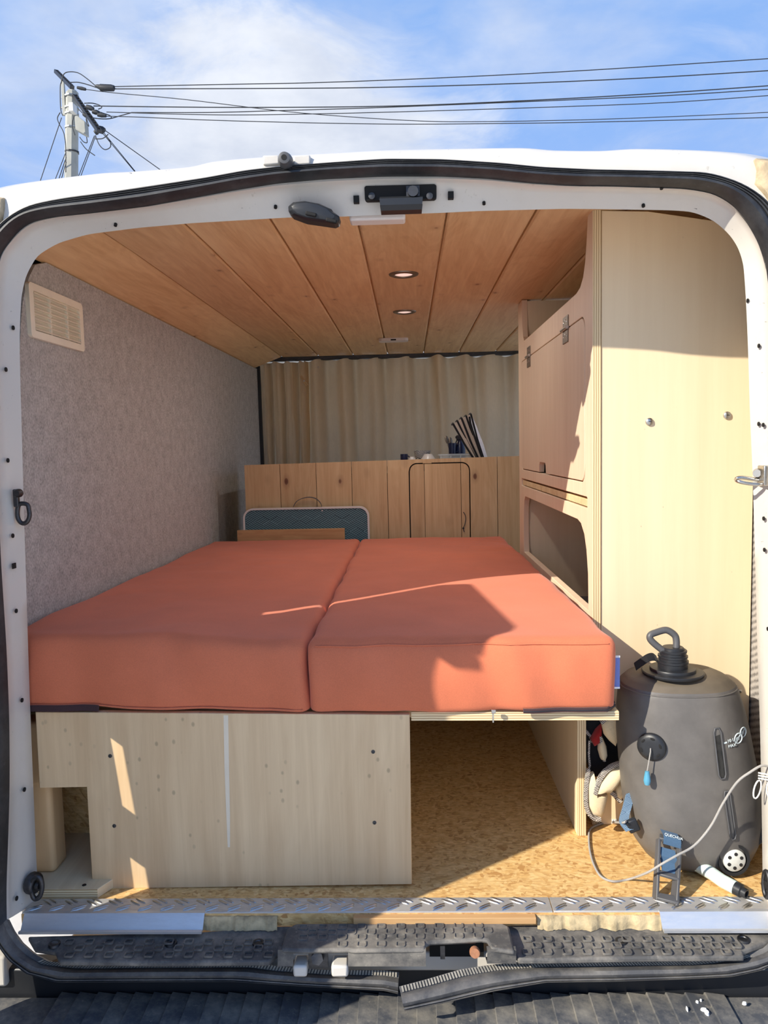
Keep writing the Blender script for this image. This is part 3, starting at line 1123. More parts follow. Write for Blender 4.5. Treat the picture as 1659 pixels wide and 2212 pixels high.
# front skirts of the middle between the pockets
for x0, x1, ya, yb in ((600, 634, 2052, 2086), (752, 920, 2052, 2086), (1052, 1115, 2052, 2080)):
    a, b = sp(x0, ya, -.014), sp(x1, ya, -.014)
    c, d = sp(x0, yb, -.045), sp(x1, yb, -.045)
    mb = MB()
    mb.loft([[a + Vector((0, .01, 0)), b + Vector((0, .01, 0))], [a, b], [c + Vector((0, -.002, 0)), d + Vector((0, -.002, 0))], [c + Vector((0, .03, -.01)), d + Vector((0, .03, -.01))]])
    obj('sill_skirt', mb, M['plastic'], van, ang=40)
# lower striker in the left pocket
c = sp(687, 2066, -.035)
mb = MB().lathe([(.006, 0), (.011, 0), (.011, .014), (.006, .014)], c, (0, -1, .35), 6)
mb.box(c.x - .017, c.x + .017, c.y, c.y + .006, c.z - .02, c.z + .016)
obj('lower_striker', mb, M['dark_steel'], van, ang=30)
for x0, x1 in ((634, 664), (716, 752)):
    a, b = sp(x0, 2062, -.030), sp(x1, 2062, -.030)
    obj('striker_wedge', MB().box(a.x, b.x, a.y - .012, a.y + .02, -.064, -.043), M['paint'], van, bevel=.004)
# open latch in the right pocket
c = sp(985, 2036, -.022)
mb = MB().tube([c + Vector((-.052, 0, 0)), c + Vector((.034, 0, .003))], .0045, 8)
mb.obox(c + Vector((-.024, -.004, -.012)), Vector((1, 0, 0)), Vector((0, 1, 0)), Vector((0, 0, 1)), .004, .006, .012)
lat = obj('lower_latch', mb, M['dark_steel'], van, ang=40)
obj('latch_roller', MB().lathe([(.003, 0), (.009, 0), (.0095, .006), (.008, .012), (.003, .012)], c + Vector((.032, -.006, -.012)), (0, -1, .3), 14), M['rust'], lat)
a, b = sp(928, 2045, -.04), sp(1046, 2040, -.04)
obj('latch_pocket', MB().box(a.x, b.x, a.y + .016, a.y + .03, -.07, -.022), M['dark'], van, ang=None)
# embossed squares
mb = MB()
emb = []
for k in range(34):
    for r in range(3):
        x = 150 + k * 43 + (r % 2) * 21
        y = 2034 + r * 14 - (6 if x > 1000 else 0)
        if x > 1610 or 585 < x < 1125:
            continue
        emb.append((x, y, -.027 - r * .0022))
for k in range(11):
    for r in range(3):
        x = 655 + k * 42 + (r % 2) * 20
        if x < 1075:
            emb.append((x, 2004 + r * 11 - (x - 655) * .012, zm))
        if r == 2 and 700 < x < 930:
            emb.append((x, 2040, zm))
for x, y, z in emb:
    p = sp(x, y, z)
    o_, i_ = rrect(p.x - .0085, p.x + .0085, p.y - .0075, p.y + .0075, .003, 2), rrect(p.x - .0065, p.x + .0065, p.y - .0055, p.y + .0055, .002, 2)
    n = len(o_)
    zz = z - (0 if z == zm else 0)
    mb.loft([[(a, b, zz - .001) for a, b in o_], [(a * .9 + c_ * .1, b * .9 + d_ * .1, zz + .0018) for (a, b), (c_, d_) in zip(o_, i_)], [(a, b, zz + .0018) for a, b in i_], [(a, b, zz - .0005) for a, b in i_]], True)
obj('embossed_squares', mb, M['plastic'], cover, kind='stuff', ang=50)
for x, y in ((118, 2038), (370, 2036), (558, 2036), (1342, 2032), (1606, 2028)):
    p = sp(x, y, -.029)
    obj('cover_screw', MB().lathe([(.011, -.003), (.010, .001), (.007, .0005), (.006, -.001), (.0001, -.001)], p, (0, 0, 1), 16), M['dark_steel'], van, ang=40)

# loose lower runs of the seal
def lower_seal(name, top, bot, d_top, d_bot, nn, label=None):
    A = resample([PY(x, y, d) for (x, y), d in zip(top, d_top)], nn)
    B = resample([PY(x, y, d) for (x, y), d in zip(bot, d_bot)], nn)
    rings = []
    nrm = Vector((0, -.8, .6))
    for t, h in ((0, -.012), (0, .001), (.28, .002), (.34, .010), (.5, .017), (.7, .018), (.80, .012), (.84, .006), (.88, .010), (.93, .010), (.95, .005), (1.0, .008), (1.02, -.012)):
        rings.append([a.lerp(b, t) + nrm * h for a, b in zip(A, B)])
    o = obj(name, MB().loft(rings, False), M['rubber_low'], van, ang=45, label=label)
    # ribbed clip along the upper edge
    mbr = MB()
    ln = sum((q - p).length for p, q in zip(A, A[1:]))
    k = int(ln / .0052)
    A2, B2 = resample(A, k), resample(B, k)
    for p, q, p2 in list(zip(A2, B2, A2[1:]))[k // 7:]:
        ax = (p2 - p).normalized()
        az = (q - p).normalized()
        mbr.obox(p.lerp(q, .13) + nrm * .003, ax, nrm, az, .0016, .0016, (q - p).length * .12)
    obj('seal_clip', mbr, M['clip'], o, kind='stuff', ang=None)
    return o


lt = [(14, 1985), (26, 2010), (45, 2036), (70, 2058), (105, 2077), (200, 2082), (350, 2080), (550, 2079), (600, 2087), (700, 2095), (830, 2096), (862, 2100)]
lb = [(-16, 1985), (-10, 2025), (5, 2052), (23, 2076), (60, 2104), (123, 2122), (250, 2121), (500, 2120), (650, 2130), (760, 2136), (830, 2140), (860, 2147)]
lower_seal('seal_run', lt, lb, [1.298, 1.298, 1.297, 1.295, 1.292] + [1.29] * 7, [1.288, 1.287, 1.284, 1.281, 1.278] + [1.275] * 7, 90, 'black seal run under the left half of the sill')
rt = [(1687, 1985), (1680, 2018), (1650, 2047), (1610, 2062), (1480, 2075), (1330, 2075), (1180, 2077), (1066, 2083), (994, 2094), (922, 2115), (862, 2131)]
rb = [(1735, 1985), (1722, 2045), (1690, 2075), (1640, 2097), (1580, 2110), (1480, 2115), (1330, 2120), (1180, 2122), (1066, 2141), (960, 2166), (874, 2184)]
lower_seal('seal_run', rt, rb, [1.298, 1.297, 1.295, 1.292, 1.29, 1.29, 1.29, 1.28, 1.265, 1.25, 1.235], [1.288, 1.285, 1.281, 1.277, 1.275, 1.275, 1.275, 1.265, 1.25, 1.235, 1.215], 90, 'black seal run with a loose end over the bumper')

# dark valance and ribbed bumper step
obj('valance', MB().box(-.80, .72, 1.325, 1.37, -.30, -.1005), M['black'], van, bevel=.004)
zb = -.140
yb = PZ(300, 2138, zb).y
mb = MB()
xs = [-.86, -.66]
x = -.66
rib = .0345
k = 0
prof = [(-.90, -.012), (-.655, -.012)]
while x < .54:
    prof += [(x, .0), (x + rib * .93, -.0045), (x + rib * .97, -.0045)]
    x += rib
prof += [(.545, -.010), (.86, -.010)]
ysec = [(yb + .03, -.02), (yb + .004, -.008), (yb - .004, -.001), (yb - .012, 0), (yb - .16, -.004), (yb - .20, -.02), (yb - .215, -.06), (yb - .215, -.30)]
mb.loft([[(px, y, zb + dz + h) for px, dz in prof] for y, h in ysec])
obj('bumper_step', mb, M['bumper'], van, ang=25, label='ribbed dark grey plastic bumper step')
for (x, y, r1, r2) in ((1520, 2178, .006, .0035), (1527, 2184, .004, .006), (1506, 2162, .003, .003), (1484, 2176, .0015, .005), (1608, 2164, .004, .0025), (1514, 2158, .002, .002)):
    p = PZ(x, y, zb + .001)
    obj('paint_fleck', MB().lathe([(.0001, -.004), (1, -.004), (.8, .0006), (.0001, .0008)], (p.x, p.y, zb), (0, 0, 1), 9, sx=r1, sy=r2, xdir=(1, 0, 0)), M['paint_drip'], van)
a = PZ(4, 2085, -.10)
obj('door_hinge', MB().obox(a, Vector((1, 0, 0)), Vector((0, 1, 0)), Vector((0, 0, 1)), .018, .02, .03), M['paint'], van, bevel=.006)

# rough edge of the floor, tread plates, aluminium strips, wooden strip
ZT = .0022
yp0, yp1 = 1.380, 1.337
def tread_plate(x0, x1, label):
    o = obj('tread_plate', MB().box(x0, x1, yp1, yp0, 0.0002, ZT).box(x0, x1, yp1 - .0016, yp1, -.014, ZT), M['tread'], bevel=.0006, ang=30)
    tag(o, label, 'tread plate', 'tread plates along the sill')
    mb = MB()
    k = 0
    x = x0 + .016
    while x < x1 - .018:
        for (sg, cy, dx) in ((1, .28, 0), (-1, .735, .0)):
            for q in (-.5, .5):
                an = math.radians(33 * sg)
                ax = Vector((math.cos(an), math.sin(an), 0))
                ay = Vector((-ax.y, ax.x, 0))
                c = Vector((x + (0 if sg > 0 else .021), yp1 + (yp0 - yp1) * cy, ZT)) + ay * (q * .0075)
                c.x += q * .004
                # lens-shaped raised bar
                pts = []
                L, W, H = .0145, .0028, .0022
                ring0, ring1 = [], []
                for j in range(10):
                    th = 2 * math.pi * j / 10
                    ring0.append(c + ax * (L * math.cos(th)) + ay * (W * math.sin(th)))
                    ring1.append(c + ax * (L * .8 * math.cos(th)) + ay * (W * .45 * math.sin(th)) + Vector((0, 0, H)))
                if max(p.x for p in ring0) < x1 - .001 and min(p.x for p in ring0) > x0 + .001 and max(p.y for p in ring0) < yp0 and min(p.y for p in ring0) > yp1:
                    mb.loft([ring0, ring1], True, True)
        x += .042
    obj('raised_bars', mb, M['chrome'], o, kind='stuff', ang=60)
    return o


xj = PZ(1190, 1955, 0).x
tread_plate(-.733, xj - .0008, 'long aluminium tread plate along the sill, from the left post under the bed panel')
tread_plate(xj + .0008, .650, 'short aluminium tread plate at the right end of the sill before the grey bag')


def alu_strip(x0, x1, label):
    zt, yt = ZT + .0006, yp1 + .004
    prof = [(yt, zt), (yp1 - .004, zt), (yp1 - .007, zt - .003), (yp1 - .021, -.0185), (yp1 - .026, -.0185), (yp1 - .026, -.0165), (yp1 - .030, -.0165), (yp1 - .030, -.021),
            (yp1 - .020, -.0215), (yp1 - .004, -.0015), (yt, zt - .0012)]
    o = obj('edge_strip', MB().loft([[(x, y, z) for y, z in prof] for x in (x0, x1)], True, True), M['alu'], ang=25)
    tag(o, label, 'strip', 'aluminium edge strips on the sill')


alu_strip(PZ(50, 1980, 0).x, PZ(440, 1980, 0).x, 'angled aluminium strip over the left end of the sill edge')
alu_strip(PZ(1426, 1975, 0).x, .652, 'angled aluminium strip over the right end of the sill edge')
a, b = PZ(763, 1983, 0), PZ(1158, 1980, 0)
o = obj('wooden_strip', MB().box(a.x, b.x, 1.321, 1.3345, -.013, -.001), M['pine_x'], bevel=.001)
tag(o, 'thin pine strip fixed along the middle of the sill edge', 'strip')
mb = MB()
for (x0, x1) in ((440, 600), (1160, 1426)):
    A = []
    for i in range(60):
        x = x0 + (x1 - x0) * i / 59
        p = PZ(x, 1990, -.014)
        w = .008 + .009 * noise.noise(Vector((x * .035, 3, 0))) + .004 * noise.noise(Vector((x * .13, 7, 0)))
        A.append([(p.x, 1.336, -.004), (p.x, 1.336 - w * .6, -.004 - .003 * noise.noise(Vector((x * .1, 0, 0)))), (p.x, 1.334 - w, -.014), (p.x, 1.333 - w * 1.1, -.026)])
    mb.loft(A)
obj('foam_filler', mb, M['foam'], fl, ang=60)

# ------------------------------------------------------------------ wall vent
v00, v11 = PX(57, 725, X_LEFT), PX(173, 657, X_LEFT)
ya, yb_, za, zb_ = 1.628, 1.897, 1.097, 1.213
t = thing('wall_vent', (X_LEFT, ya, za), 'ivory louvred plastic vent on the grey felt wall', 'vent')
obj('vent_frame', MB().prism(rrect(ya, yb_, za, zb_, .010), [rrect(ya + .019, yb_ - .019, za + .016, zb_ - .016, .003, 2)], fX(X_LEFT), 0, .009), M['ivory'], t, bevel=.002)
obj('vent_back', MB().box(X_LEFT + .0002, X_LEFT + .002, ya + .015, yb_ - .015, za + .012, zb_ - .012), M['ivory'], t, ang=None)
NS = 8
for k in range(NS):
    z = za + .020 + (zb_ - za - .036) * k / (NS - 1) * .96
    prof = [(X_LEFT + .001, z + .006), (X_LEFT + .0025, z + .0068), (X_LEFT + .0105, z - .001), (X_LEFT + .0095, z - .0022)]
    obj('slat', MB().loft([[(x, y, zz) for x, zz in prof] for y in (ya + .020, yb_ - .020)], True, True), M['ivory'], t, ang=25)
for q in (.36, .68):
    y = ya + (yb_ - ya) * q
    obj('rib', MB().box(X_LEFT + .001, X_LEFT + .008, y - .003, y + .003, za + .016, zb_ - .016), M['ivory'], t, ang=None)

# ------------------------------------------------------------------ ceiling lights and sensor
spots = []
for i, (x, y) in enumerate(((872, 592), (874, 673))):
    c = PZ(x, y, CEIL)
    t = thing('ceiling_spotlight', c, ('round recessed ceiling spotlight nearer the rear doorway', 'round recessed ceiling spotlight nearer the curtain')[i], 'light', 'recessed spotlights in the pine ceiling')
    obj('ring', MB().lathe([(.024, .002), (.0265, -.004), (.034, -.0055), (.041, -.003), (.0425, .001)], c, (0, 0, 1), 36), M['bronze'], t, ang=40)
    obj('diffuser', MB().lathe([(.0001, -.003), (.018, -.0028), (.0262, -.001), (.0262, .002)], c, (0, 0, 1), 30), M['diffuser'], t)
c = PZ(850, 732, CEIL)
t = thing('ceiling_sensor', c, 'flat white ceiling unit near the curtain', 'sensor')
obj('housing', MB().prism(rrect(c.x - .066, c.x + .066, c.y - .035, c.y + .035, .02), [], fZ(CEIL), -.012, 0), M['white_pl'], t, bevel=.004)
obj('sensor_lens', MB().box(c.x - .012, c.x + .012, c.y - .037, c.y - .033, CEIL - .0115, CEIL - .006), M['dark'], t, ang=None)

for c in [o.location for o in COL.objects if o.name.startswith('ceiling_spotlight')]:
    la = bpy.data.lights.new('interior_fill', 'AREA')  # fill light added to brighten the interior; the spotlights themselves are off
    la.shape, la.size, la.energy, la.color = 'DISK', .05, 1.2, (1, .96, .92)
    lo = bpy.data.objects.new('interior_fill', la)
    lo.location = c + Vector((0, 0, -.008))
    COL.objects.link(lo)

# ------------------------------------------------------------------ curtains, rail
def curtain(name, x0, x1, z0, z1, seed, label, dy=0.0, folds=9, amp=.016):
    nx, nz = 150 if x1 - x0 > .5 else 50, 46
    rows = []
    rnd = random.Random(seed)
    ph = [rnd.uniform(0, 6.28) for _ in range(8)]
    for j in range(nz + 1):
        v = j / nz
        row = []
        for i in range(nx + 1):
            u = i / nx
            x = x0 + (x1 - x0) * u
            s = noise.noise(Vector((x * 2.2, v * .8, seed))) * .9
            a = 1.9 * amp * (1.15 - .55 * v) * (1 + .7 * noise.noise(Vector((x * 3.1, seed * 2.0, v))))
            uu = u + .035 * noise.noise(Vector((u * 4.5, seed * 3.0, v * .5)))
            w = a * math.sin(folds * 2 * math.pi * uu * (1 + .05 * s) + ph[0] + s * 2.6 + v * .7)
            w += a * .45 * math.sin(folds * 3.7 * math.pi * u + ph[1] + v * 2 * s)
            w += .012 * noise.noise(Vector((x * 6, v * 3.0, seed + 5)))
            pl = abs(math.sin(folds * math.pi * 1.5 * uu + ph[3])) ** 5
            w -= .016 * pl * max(0, 1 - v * 1.25) * (.6 + .8 * abs(noise.noise(Vector((x * 5, 1.0, seed)))))
            # sagging header between the hooks
            sag = .010 * (math.sin(folds * math.pi * u + ph[2]) ** 2) * max(0, 1 - v * 5)
            row.append((x + .006 * noise.noise(Vector((u * 9, v * 4, seed))), Y_CURT + dy - .004 + w, z1 + (z0 - z1) * v - sag))
        rows.append(row)
    o = obj(name, MB().loft(rows), M['curtain'], ang=80)
    tag(o, label, 'curtain', 'curtains across the cab')
    return o


xc0, xm = PY(561, 900, Y_CURT).x, PY(659, 900, Y_CURT).x
curtain('curtain', xc0, xm + .02, .40, CEIL - .018, 3, 'narrow linen curtain panel at the left end of the rail', .03, 4, .015)
curtain('curtain', xm, .80, .40, CEIL - .013, 8, 'wide beige linen curtain panel behind the kitchen counter', .012, 9, .018)
o = obj('curtain_rail', MB().box(-.80, .74, Y_CURT + .0, Y_CURT + .045, CEIL - .018, CEIL + .004), M['dark_steel'], bevel=.003)
tag(o, 'dark metal curtain rail along the end of the ceiling', 'curtain rail')
a = PY(657, 823, Y_CURT - .03)
t = thing('clothes_peg', a, 'wooden clothes peg clipped where the two curtains meet', 'peg')
ax = Vector((.52, 0, -.85)).normalized()
ay = Vector((0, 1, 0))
az = ax.cross(ay)
for s in (-1, 1):
    obj('jaw', MB().obox(a + az * (.004 * s), (ax + az * .05 * s).normalized(), ay, az, .032, .005, .003), M['post'], t, bevel=.001)
obj('spring', MB().lathe([(.0005, -.007), (.005, -.007), (.005, .007), (.0005, .007)], a, (0, 1, 0), 10), M['chrome'], t)
a = PY(684, 793, Y_CURT - .03)
o = obj('curtain_label', MB().box(a.x - .013, a.x + .013, a.y, a.y + .002, a.z - .004, a.z + .004), M['beige_fab'], bevel=.0005)
tag(o, 'tiny beige label stitched at the top of the wide curtain', 'label')
# pillar of the cab left of the curtain, door window beyond
o = obj('trim_1', MB().loft([[(-.80, Y_CURT + .02, z), (-.785, Y_CURT + .02, z), (-.778, Y_CURT + .10, z), (-.80, Y_CURT + .12, z)] for z in (0, .7, 1.0, 1.29)], True, True), M['black'], kind='structure', ang=30)
tag(o, 'dark cab pillar behind the left edge of the curtain', 'pillar')
o = obj('seat_belt', MB().strap([(-.770, Y_CURT + .075, z) for z in (.6, .9, 1.12, 1.25)], (.016, .02, 0), .002, (1, -1, 0)), M['grey_pl'])
tag(o, 'strip of seat belt hanging behind the left curtain edge', 'belt')
w = obj('window_1', MB().box(-.76, .70, 5.02, 5.026, .72, 1.24), M['glass'], kind='structure', ang=None)
tag(w, 'windscreen of the cab beyond the curtain', 'window')
obj('window_frame', MB().prism([(-.80, 0), (.74, 0), (.74, 1.32), (-.80, 1.32)], [rrect(-.76, .70, .72, 1.24, .04)], fY(5.0), 0, .02), M['black'], w, ang=None)

# ------------------------------------------------------------------ kitchen block with plank front
def ztop(x):
    a, b = PY(527, 1005, Y_PART), PY(1120, 985, Y_PART)
    return a.z + (b.z - a.z) * (x - a.x) / (b.x - a.x)


kx0 = PY(527, 1005, Y_PART).x
kit = thing('kitchen_block', (-.1, Y_PART, 0), 'pine plank kitchen block with a round-cornered cupboard door behind the bed', 'kitchen unit')
cuts = [kx0] + [PY(x, 1000, Y_PART).x for x in (604, 682, 759, 836, 916, 995, 1074)] + [.52, .68]
D0, D1 = PY(885, 1010, Y_PART).x, PY(1013, 1010, Y_PART).x
DT, DB, DR, GAP = PY(950, 1001, Y_PART).z - .001, .10, .030, .0048


def door_top(x, grow=0.0):
    a, b, r = D0 - grow, D1 + grow, DR + grow
    t_ = DT + grow
    if x < a + r:
        return t_ - r + math.sqrt(max(r * r - (a + r - x) ** 2, 0))
    if x > b - r:
        return t_ - r + math.sqrt(max(r * r - (x - b + r) ** 2, 0))
    return t_


for a, b in zip(cuts, cuts[1:]):
    g = .0011
    x0, x1 = a + g, b - g
    mb = MB()
    segs = []
    lo, hi = D0 - GAP, D1 + GAP
    if x1 <= lo or x0 >= hi:
        segs = [[(x0, 0), (x1, 0), (x1, ztop(x1)), (x0, ztop(x0))]]
    else:
        if x0 < lo:
            segs.append([(x0, 0), (lo, 0), (lo, ztop(lo)), (x0, ztop(x0))])
        if x1 > hi:
            segs.append([(hi, 0), (x1, 0), (x1, ztop(x1)), (hi, ztop(hi))])
        s0, s1 = max(x0, lo), min(x1, hi)
        xs = [s0 + (s1 - s0) * i / 14 for i in range(15)]
        segs.append([(x, door_top(x, GAP)) for x in xs] + [(s1, ztop(s1)), (s0, ztop(s0))])
    for s in segs:
        mb.prism(s, [], fY(Y_PART), 0, .016)
    obj('plank', mb, M['pine'], kit, ang=None)
door = obj('cupboard_door', MB().box(D0 + .004, D1 - .004, Y_PART + .012, Y_PART + .016, DB, DT - .03), M['pine'], kit, ang=None)
dc = [D0] + [c for c in cuts if D0 < c < D1] + [D1]
for a, b in zip(dc, dc[1:]):
    x0, x1 = a + (.0011 if a != D0 else 0), b - (.0011 if b != D1 else 0)
    xs = [x0 + (x1 - x0) * i / 14 for i in range(15)]
    obj('door_plank', MB().prism([(x, door_top(x)) for x in xs] + [(x1, DB), (x0, DB)], [], fY(Y_PART), -.001, .012), M['pine'], door, ang=None)
p = [PY(x, y, Y_PART - .004) for x, y in ((1001, 1106), (1005, 1113), (1006, 1122), (1004, 1133), (1001, 1141), (1003, 1149))]
cd = obj('pull_cord', MB().tube(smooth_path(p, 4), .0014, 6), M['cable'], door)
obj('knot', MB().lathe([(.0005, -.004), (.004, -.002), (.004, .002), (.0005, .004)], p[4], (0, 0, 1), 8), M['cable'], door)
a, b = PY(913, 1000, Y_PART), PY(932, 1000, Y_PART)
obj('hinge_block', MB().box(a.x, b.x, Y_PART - .0025, Y_PART + .001, DT + .002, ztop(.06) - .001), M['pine'], kit, bevel=.0008)
obj('dark_gap_board', MB().box(kx0 + .01, .68, Y_PART + .03, Y_PART + .036, .01, .74), M['dark'], kit, ang=None)  # dark sheet standing in for shade behind the plank and door gaps
obj('dark_gap_strip', MB().box(D0 - .03, D1 + .03, Y_PART + .0162, Y_PART + .0178, .40, .7785), M['dark'], kit, ang=None)  # dark strip added so no light shows through the door gap
obj('worktop', MB().box(kx0, .68, Y_PART + .018, Y_PART + .46, .745, .768), M['ply_in'], kit, bevel=.002)
obj('side_panel', MB().box(kx0, kx0 + .015, Y_PART + .016, Y_PART + .46, 0, .745), M['ply_in'], kit, ang=None)
WT = .768


def on_top(x, y, d):
    p = PY(x, y, d)
    return Vector((p.x, d, WT))


yk = Y_PART + .12
c = on_top(873, 990, yk)
t = thing('enamel_mug', c, 'small navy blue mug, leftmost item on the kitchen counter', 'mug')
obj('mug_body', MB().lathe([(.0001, 0), (.014, 0), (.0155, .004), (.0155, .046), (.014, .046), (.013, .006), (.0001, .006)], c, (0, 0, 1), 20), M['navy'], t)
obj('mug_handle', MB().tube([c + Vector((.015, 0, .038)), c + Vector((.022, 0, .034)), c + Vector((.023, 0, .020)), c + Vector((.015, 0, .014))], .0022, 8), M['navy'], t)


def bowl(name, c, r, h, mat, label, flip=False, cat='bowl', group=None):
    pr = [(.0001, 0), (r * .45, 0), (r * .5, h * .06), (r * .85, h * .5), (r, h), (r * .95, h), (r * .8, h * .52), (r * .4, h * .12), (.0001, h * .1)]
    if flip:
        pr = [(a, h - b) for a, b in pr]
    o = obj(name, MB().lathe(pr, c, (0, 0, 1), 28), mat, ang=50, origin=c)
    return tag(o, label, cat, group)


c = on_top(912, 985, yk + .07)
bowl('patterned_bowl', c, .036, .058, M['spotbowl'], 'black and white patterned bowl on the kitchen counter')
bowl('white_bowl', on_top(925, 990, yk), .037, .044, M['china'], 'larger white bowl upside down on the counter before the patterned bowl', True, group='white bowls upside down on the counter')
bowl('white_bowl', on_top(890, 990, yk - .015), .021, .034, M['china'], 'smaller white bowl upside down beside the navy mug', True, group='white bowls upside down on the counter')
a, b = on_top(947, 985, yk), on_top(1023, 985, yk)
t = thing('storage_tub', (a + b) / 2, 'clear plastic storage tub with a flat lid on the counter', 'tub')
obj('tub_body', MB().box(a.x + .006, b.x - .006, yk - .03, yk + .10, WT, WT + .034), M['clearbox'], t, bevel=.004)
obj('lid', MB().box(a.x, b.x, yk - .035, yk + .105, WT + .034, WT + .042), M['clearbox'], t, bevel=.002)
for q in (.06, .34, .62, .92):
    x = a.x + (b.x - a.x) * q
    obj('lid_clip', MB().box(x - .002, x + .002, yk - .037, yk - .033, WT + .012, WT + .036), M['clearbox'], t, ang=None)
# utensils standing in a cup, spray bottle
yu = yk + .14
c = on_top(977, 970, yu)
ch = PY(977, 957, yu).z
t = thing('utensil_cup', c, 'dark cup behind the clear tub holding two spoons', 'cup')
obj('cup_body', MB().lathe([(.0001, 0), (.014, 0), (.017, ch - WT), (.015, ch - WT), (.012, .01), (.0001, .01)], c, (0, 0, 1), 20), M['navy'], t)
obj('cup_handle', MB().tube([c + Vector((.015, 0, ch - WT - .006)), c + Vector((.028, 0, ch - WT - .008)), c + Vector((.028, 0, ch - WT - .035)), c + Vector((.015, 0, ch - WT - .04))], .003, 8), M['navy'], t)
for i, (x, y, lab) in enumerate(((963, 941, 'tall spoon at the left in the dark cup'), (972, 944, 'spoon at the right in the dark cup'))):
    top = PY(x, y, yu)
    base = c + Vector((-.004 + .008 * i, 0, .02))
    dirn = (top - base).normalized()
    side = Vector((1, 0, 0))
    mb = MB().tube([base, top - dirn * .03], .0022, 8)
    c2 = top - dirn * .018
    mb.lathe([(.0001, -.020), (.006, -.014), (.0085, 0), (.007, .012), (.0001, .018)], c2, dirn, 12, sx=1, sy=.35, xdir=(1, .3, 0))
    o = obj('spoon', mb, M['bronze'], ang=50, origin=base)
    tag(o, lab, 'spoon', 'spoons in the dark cup')
c = on_top(994, 970, yk + .16)
tz = PY(992, 940, yk + .16).z - WT
t = thing('spray_bottle', c, 'dark blue spray bottle behind the clear tub', 'bottle')
obj('bottle_body', MB().lathe([(.0001, 0), (.021, 0), (.023, .01), (.023, tz * .50), (.017, tz * .66), (.010, tz * .76), (.010, tz * .82), (.0001, tz * .82)], c, (0, 0, 1), 22), M['navy'], t, ang=45)
obj('spray_head', MB().box(c.x - .016, c.x + .012, c.y - .007, c.y + .007, WT + tz * .82, WT + tz).box(c.x - .020, c.x - .012, c.y - .004, c.y + .004, WT + tz * .88, WT + tz * .97), M['black'], t, bevel=.003)
obj('trigger', MB().tube([c + Vector((-.012, 0, tz * .84)), c + Vector((-.018, 0, tz * .74)), c + Vector((-.015, 0, tz * .66))], .0025, 8), M['black'], t)
# folded sunshade leaning on the right
ysh = Y_PART + .06
t = thing('folded_sunshade', on_top(1045, 985, ysh), 'folded silver foil sunshade with black binding leaning on the counter', 'sunshade')
tops = [(979, 916), (988, 910), (997, 904), (1007, 899), (1017, 895)]
bots = [(1030, 990), (1034, 990), (1038, 990), (1043, 990), (1048, 990)]
for i, ((tx, ty), (bx, by)) in enumerate(zip(tops, bots)):
    dd = ysh + .016 * (i % 2)
    T0, B0 = PY(tx, ty, dd), PY(bx, by, dd)
    B0.z = WT
    ln = (T0 - B0)
    wid = Vector((.0, .085, 0))
    sd = ln.normalized().cross(Vector((0, 1, 0)))
    if i < 4:
        T1, B1 = PY(tops[i + 1][0], tops[i + 1][1], ysh + .016 * ((i + 1) % 2)), PY(bots[i + 1][0], 990, ysh)
        B1.z = WT
        mb = MB()
        mb.loft([[B0, B1, B1 + wid, B0 + wid], [B0.lerp(T0, .5) + Vector((-.003, 0, 0)), B1.lerp(T1, .5), B1.lerp(T1, .5) + wid, B0.lerp(T0, .5) + wid], [T0, T1, T1 + wid, T0 + wid]], True, True)
        obj('fold', mb, M['beige_fab'], t, ang=20)
    obj('binding', MB().tube([B0 + Vector((0, -.003, 0)), B0.lerp(T0, .5) + Vector((-.003, -.003, 0)), T0 + Vector((0, -.003, 0)), T0 + Vector((0, .02, .003)), T0 + wid], .0042, 8), M['black_fab'], t)
w2 = Vector((.004, .09, 0))
Lf = [PY(x, y, ysh - .006) for x, y in ((1015, 900), (1017, 915), (1022, 931), (1032, 958), (1046, 990))]
Rf = [PY(x, y, ysh - .002) for x, y in ((1020, 899), (1029, 919), (1034, 933), (1044, 958), (1057, 990))]
Lf[-1].z = Rf[-1].z = WT
obj('foil_face', MB().loft([[a_, b_, b_ + w2, a_ + w2] for a_, b_ in zip(Lf, Rf)], True, True), M['foil'], t, ang=30)
obj('binding', MB().tube([p_ + Vector((-.002, -.003, 0)) for p_ in Lf], .0042, 8), M['black_fab'], t)

# ------------------------------------------------------------------ folding table and batten at the bed head
yt = Y_PART - .035
a, b = PY(525, 1100, yt), PY(797, 1094, yt)
t = thing('folding_table', ((a.x + b.x) / 2, yt, .30), 'folded camping table with teal patterned top and white rim standing at the bed head', 'table')
zt_ = (PY(560, 1098, yt).z + PY(760, 1094, yt).z) / 2
out = rrect(a.x, b.x, .25, zt_, .040, 8)
inn = rrect(a.x + .007, b.x - .007, .257, zt_ - .007, .034, 8)
obj('table_top', MB().prism(inn, [], fY(yt), -.004, .010), M['teal'], t, ang=None)
obj('rim', MB().prism(out, [inn], fY(yt), -.007, .016), M['rim'], t, bevel=.002)
hp = [PY(x, y, yt + .004) for x, y in ((634, 1094), (640, 1084), (652, 1077), (668, 1074), (682, 1077), (692, 1086), (695, 1094))]
obj('carry_handle', MB().strap(smooth_path(hp, 4), (0, .018, 0), .003, [Vector((0, 0, 1))] * 25), M['grey_pl'], t, ang=60)
p = PY(696, 1103, yt - .006)
obj('rivet', MB().lathe([(.0001, -.003), (.003, -.002), (.003, .002)], p, (0, 1, 0), 10), M['rim'], t)
yb2 = Y_PART - .062
a, b = PY(512, 1146, yb2), PY(744, 1143, yb2)
o = obj('batten', MB().box(a.x, b.x, yb2, yb2 + .019, .33, PY(620, 1144, yb2).z), M['pine_x'], bevel=.001)
tag(o, 'short pine board standing in front of the teal folding table', 'board')

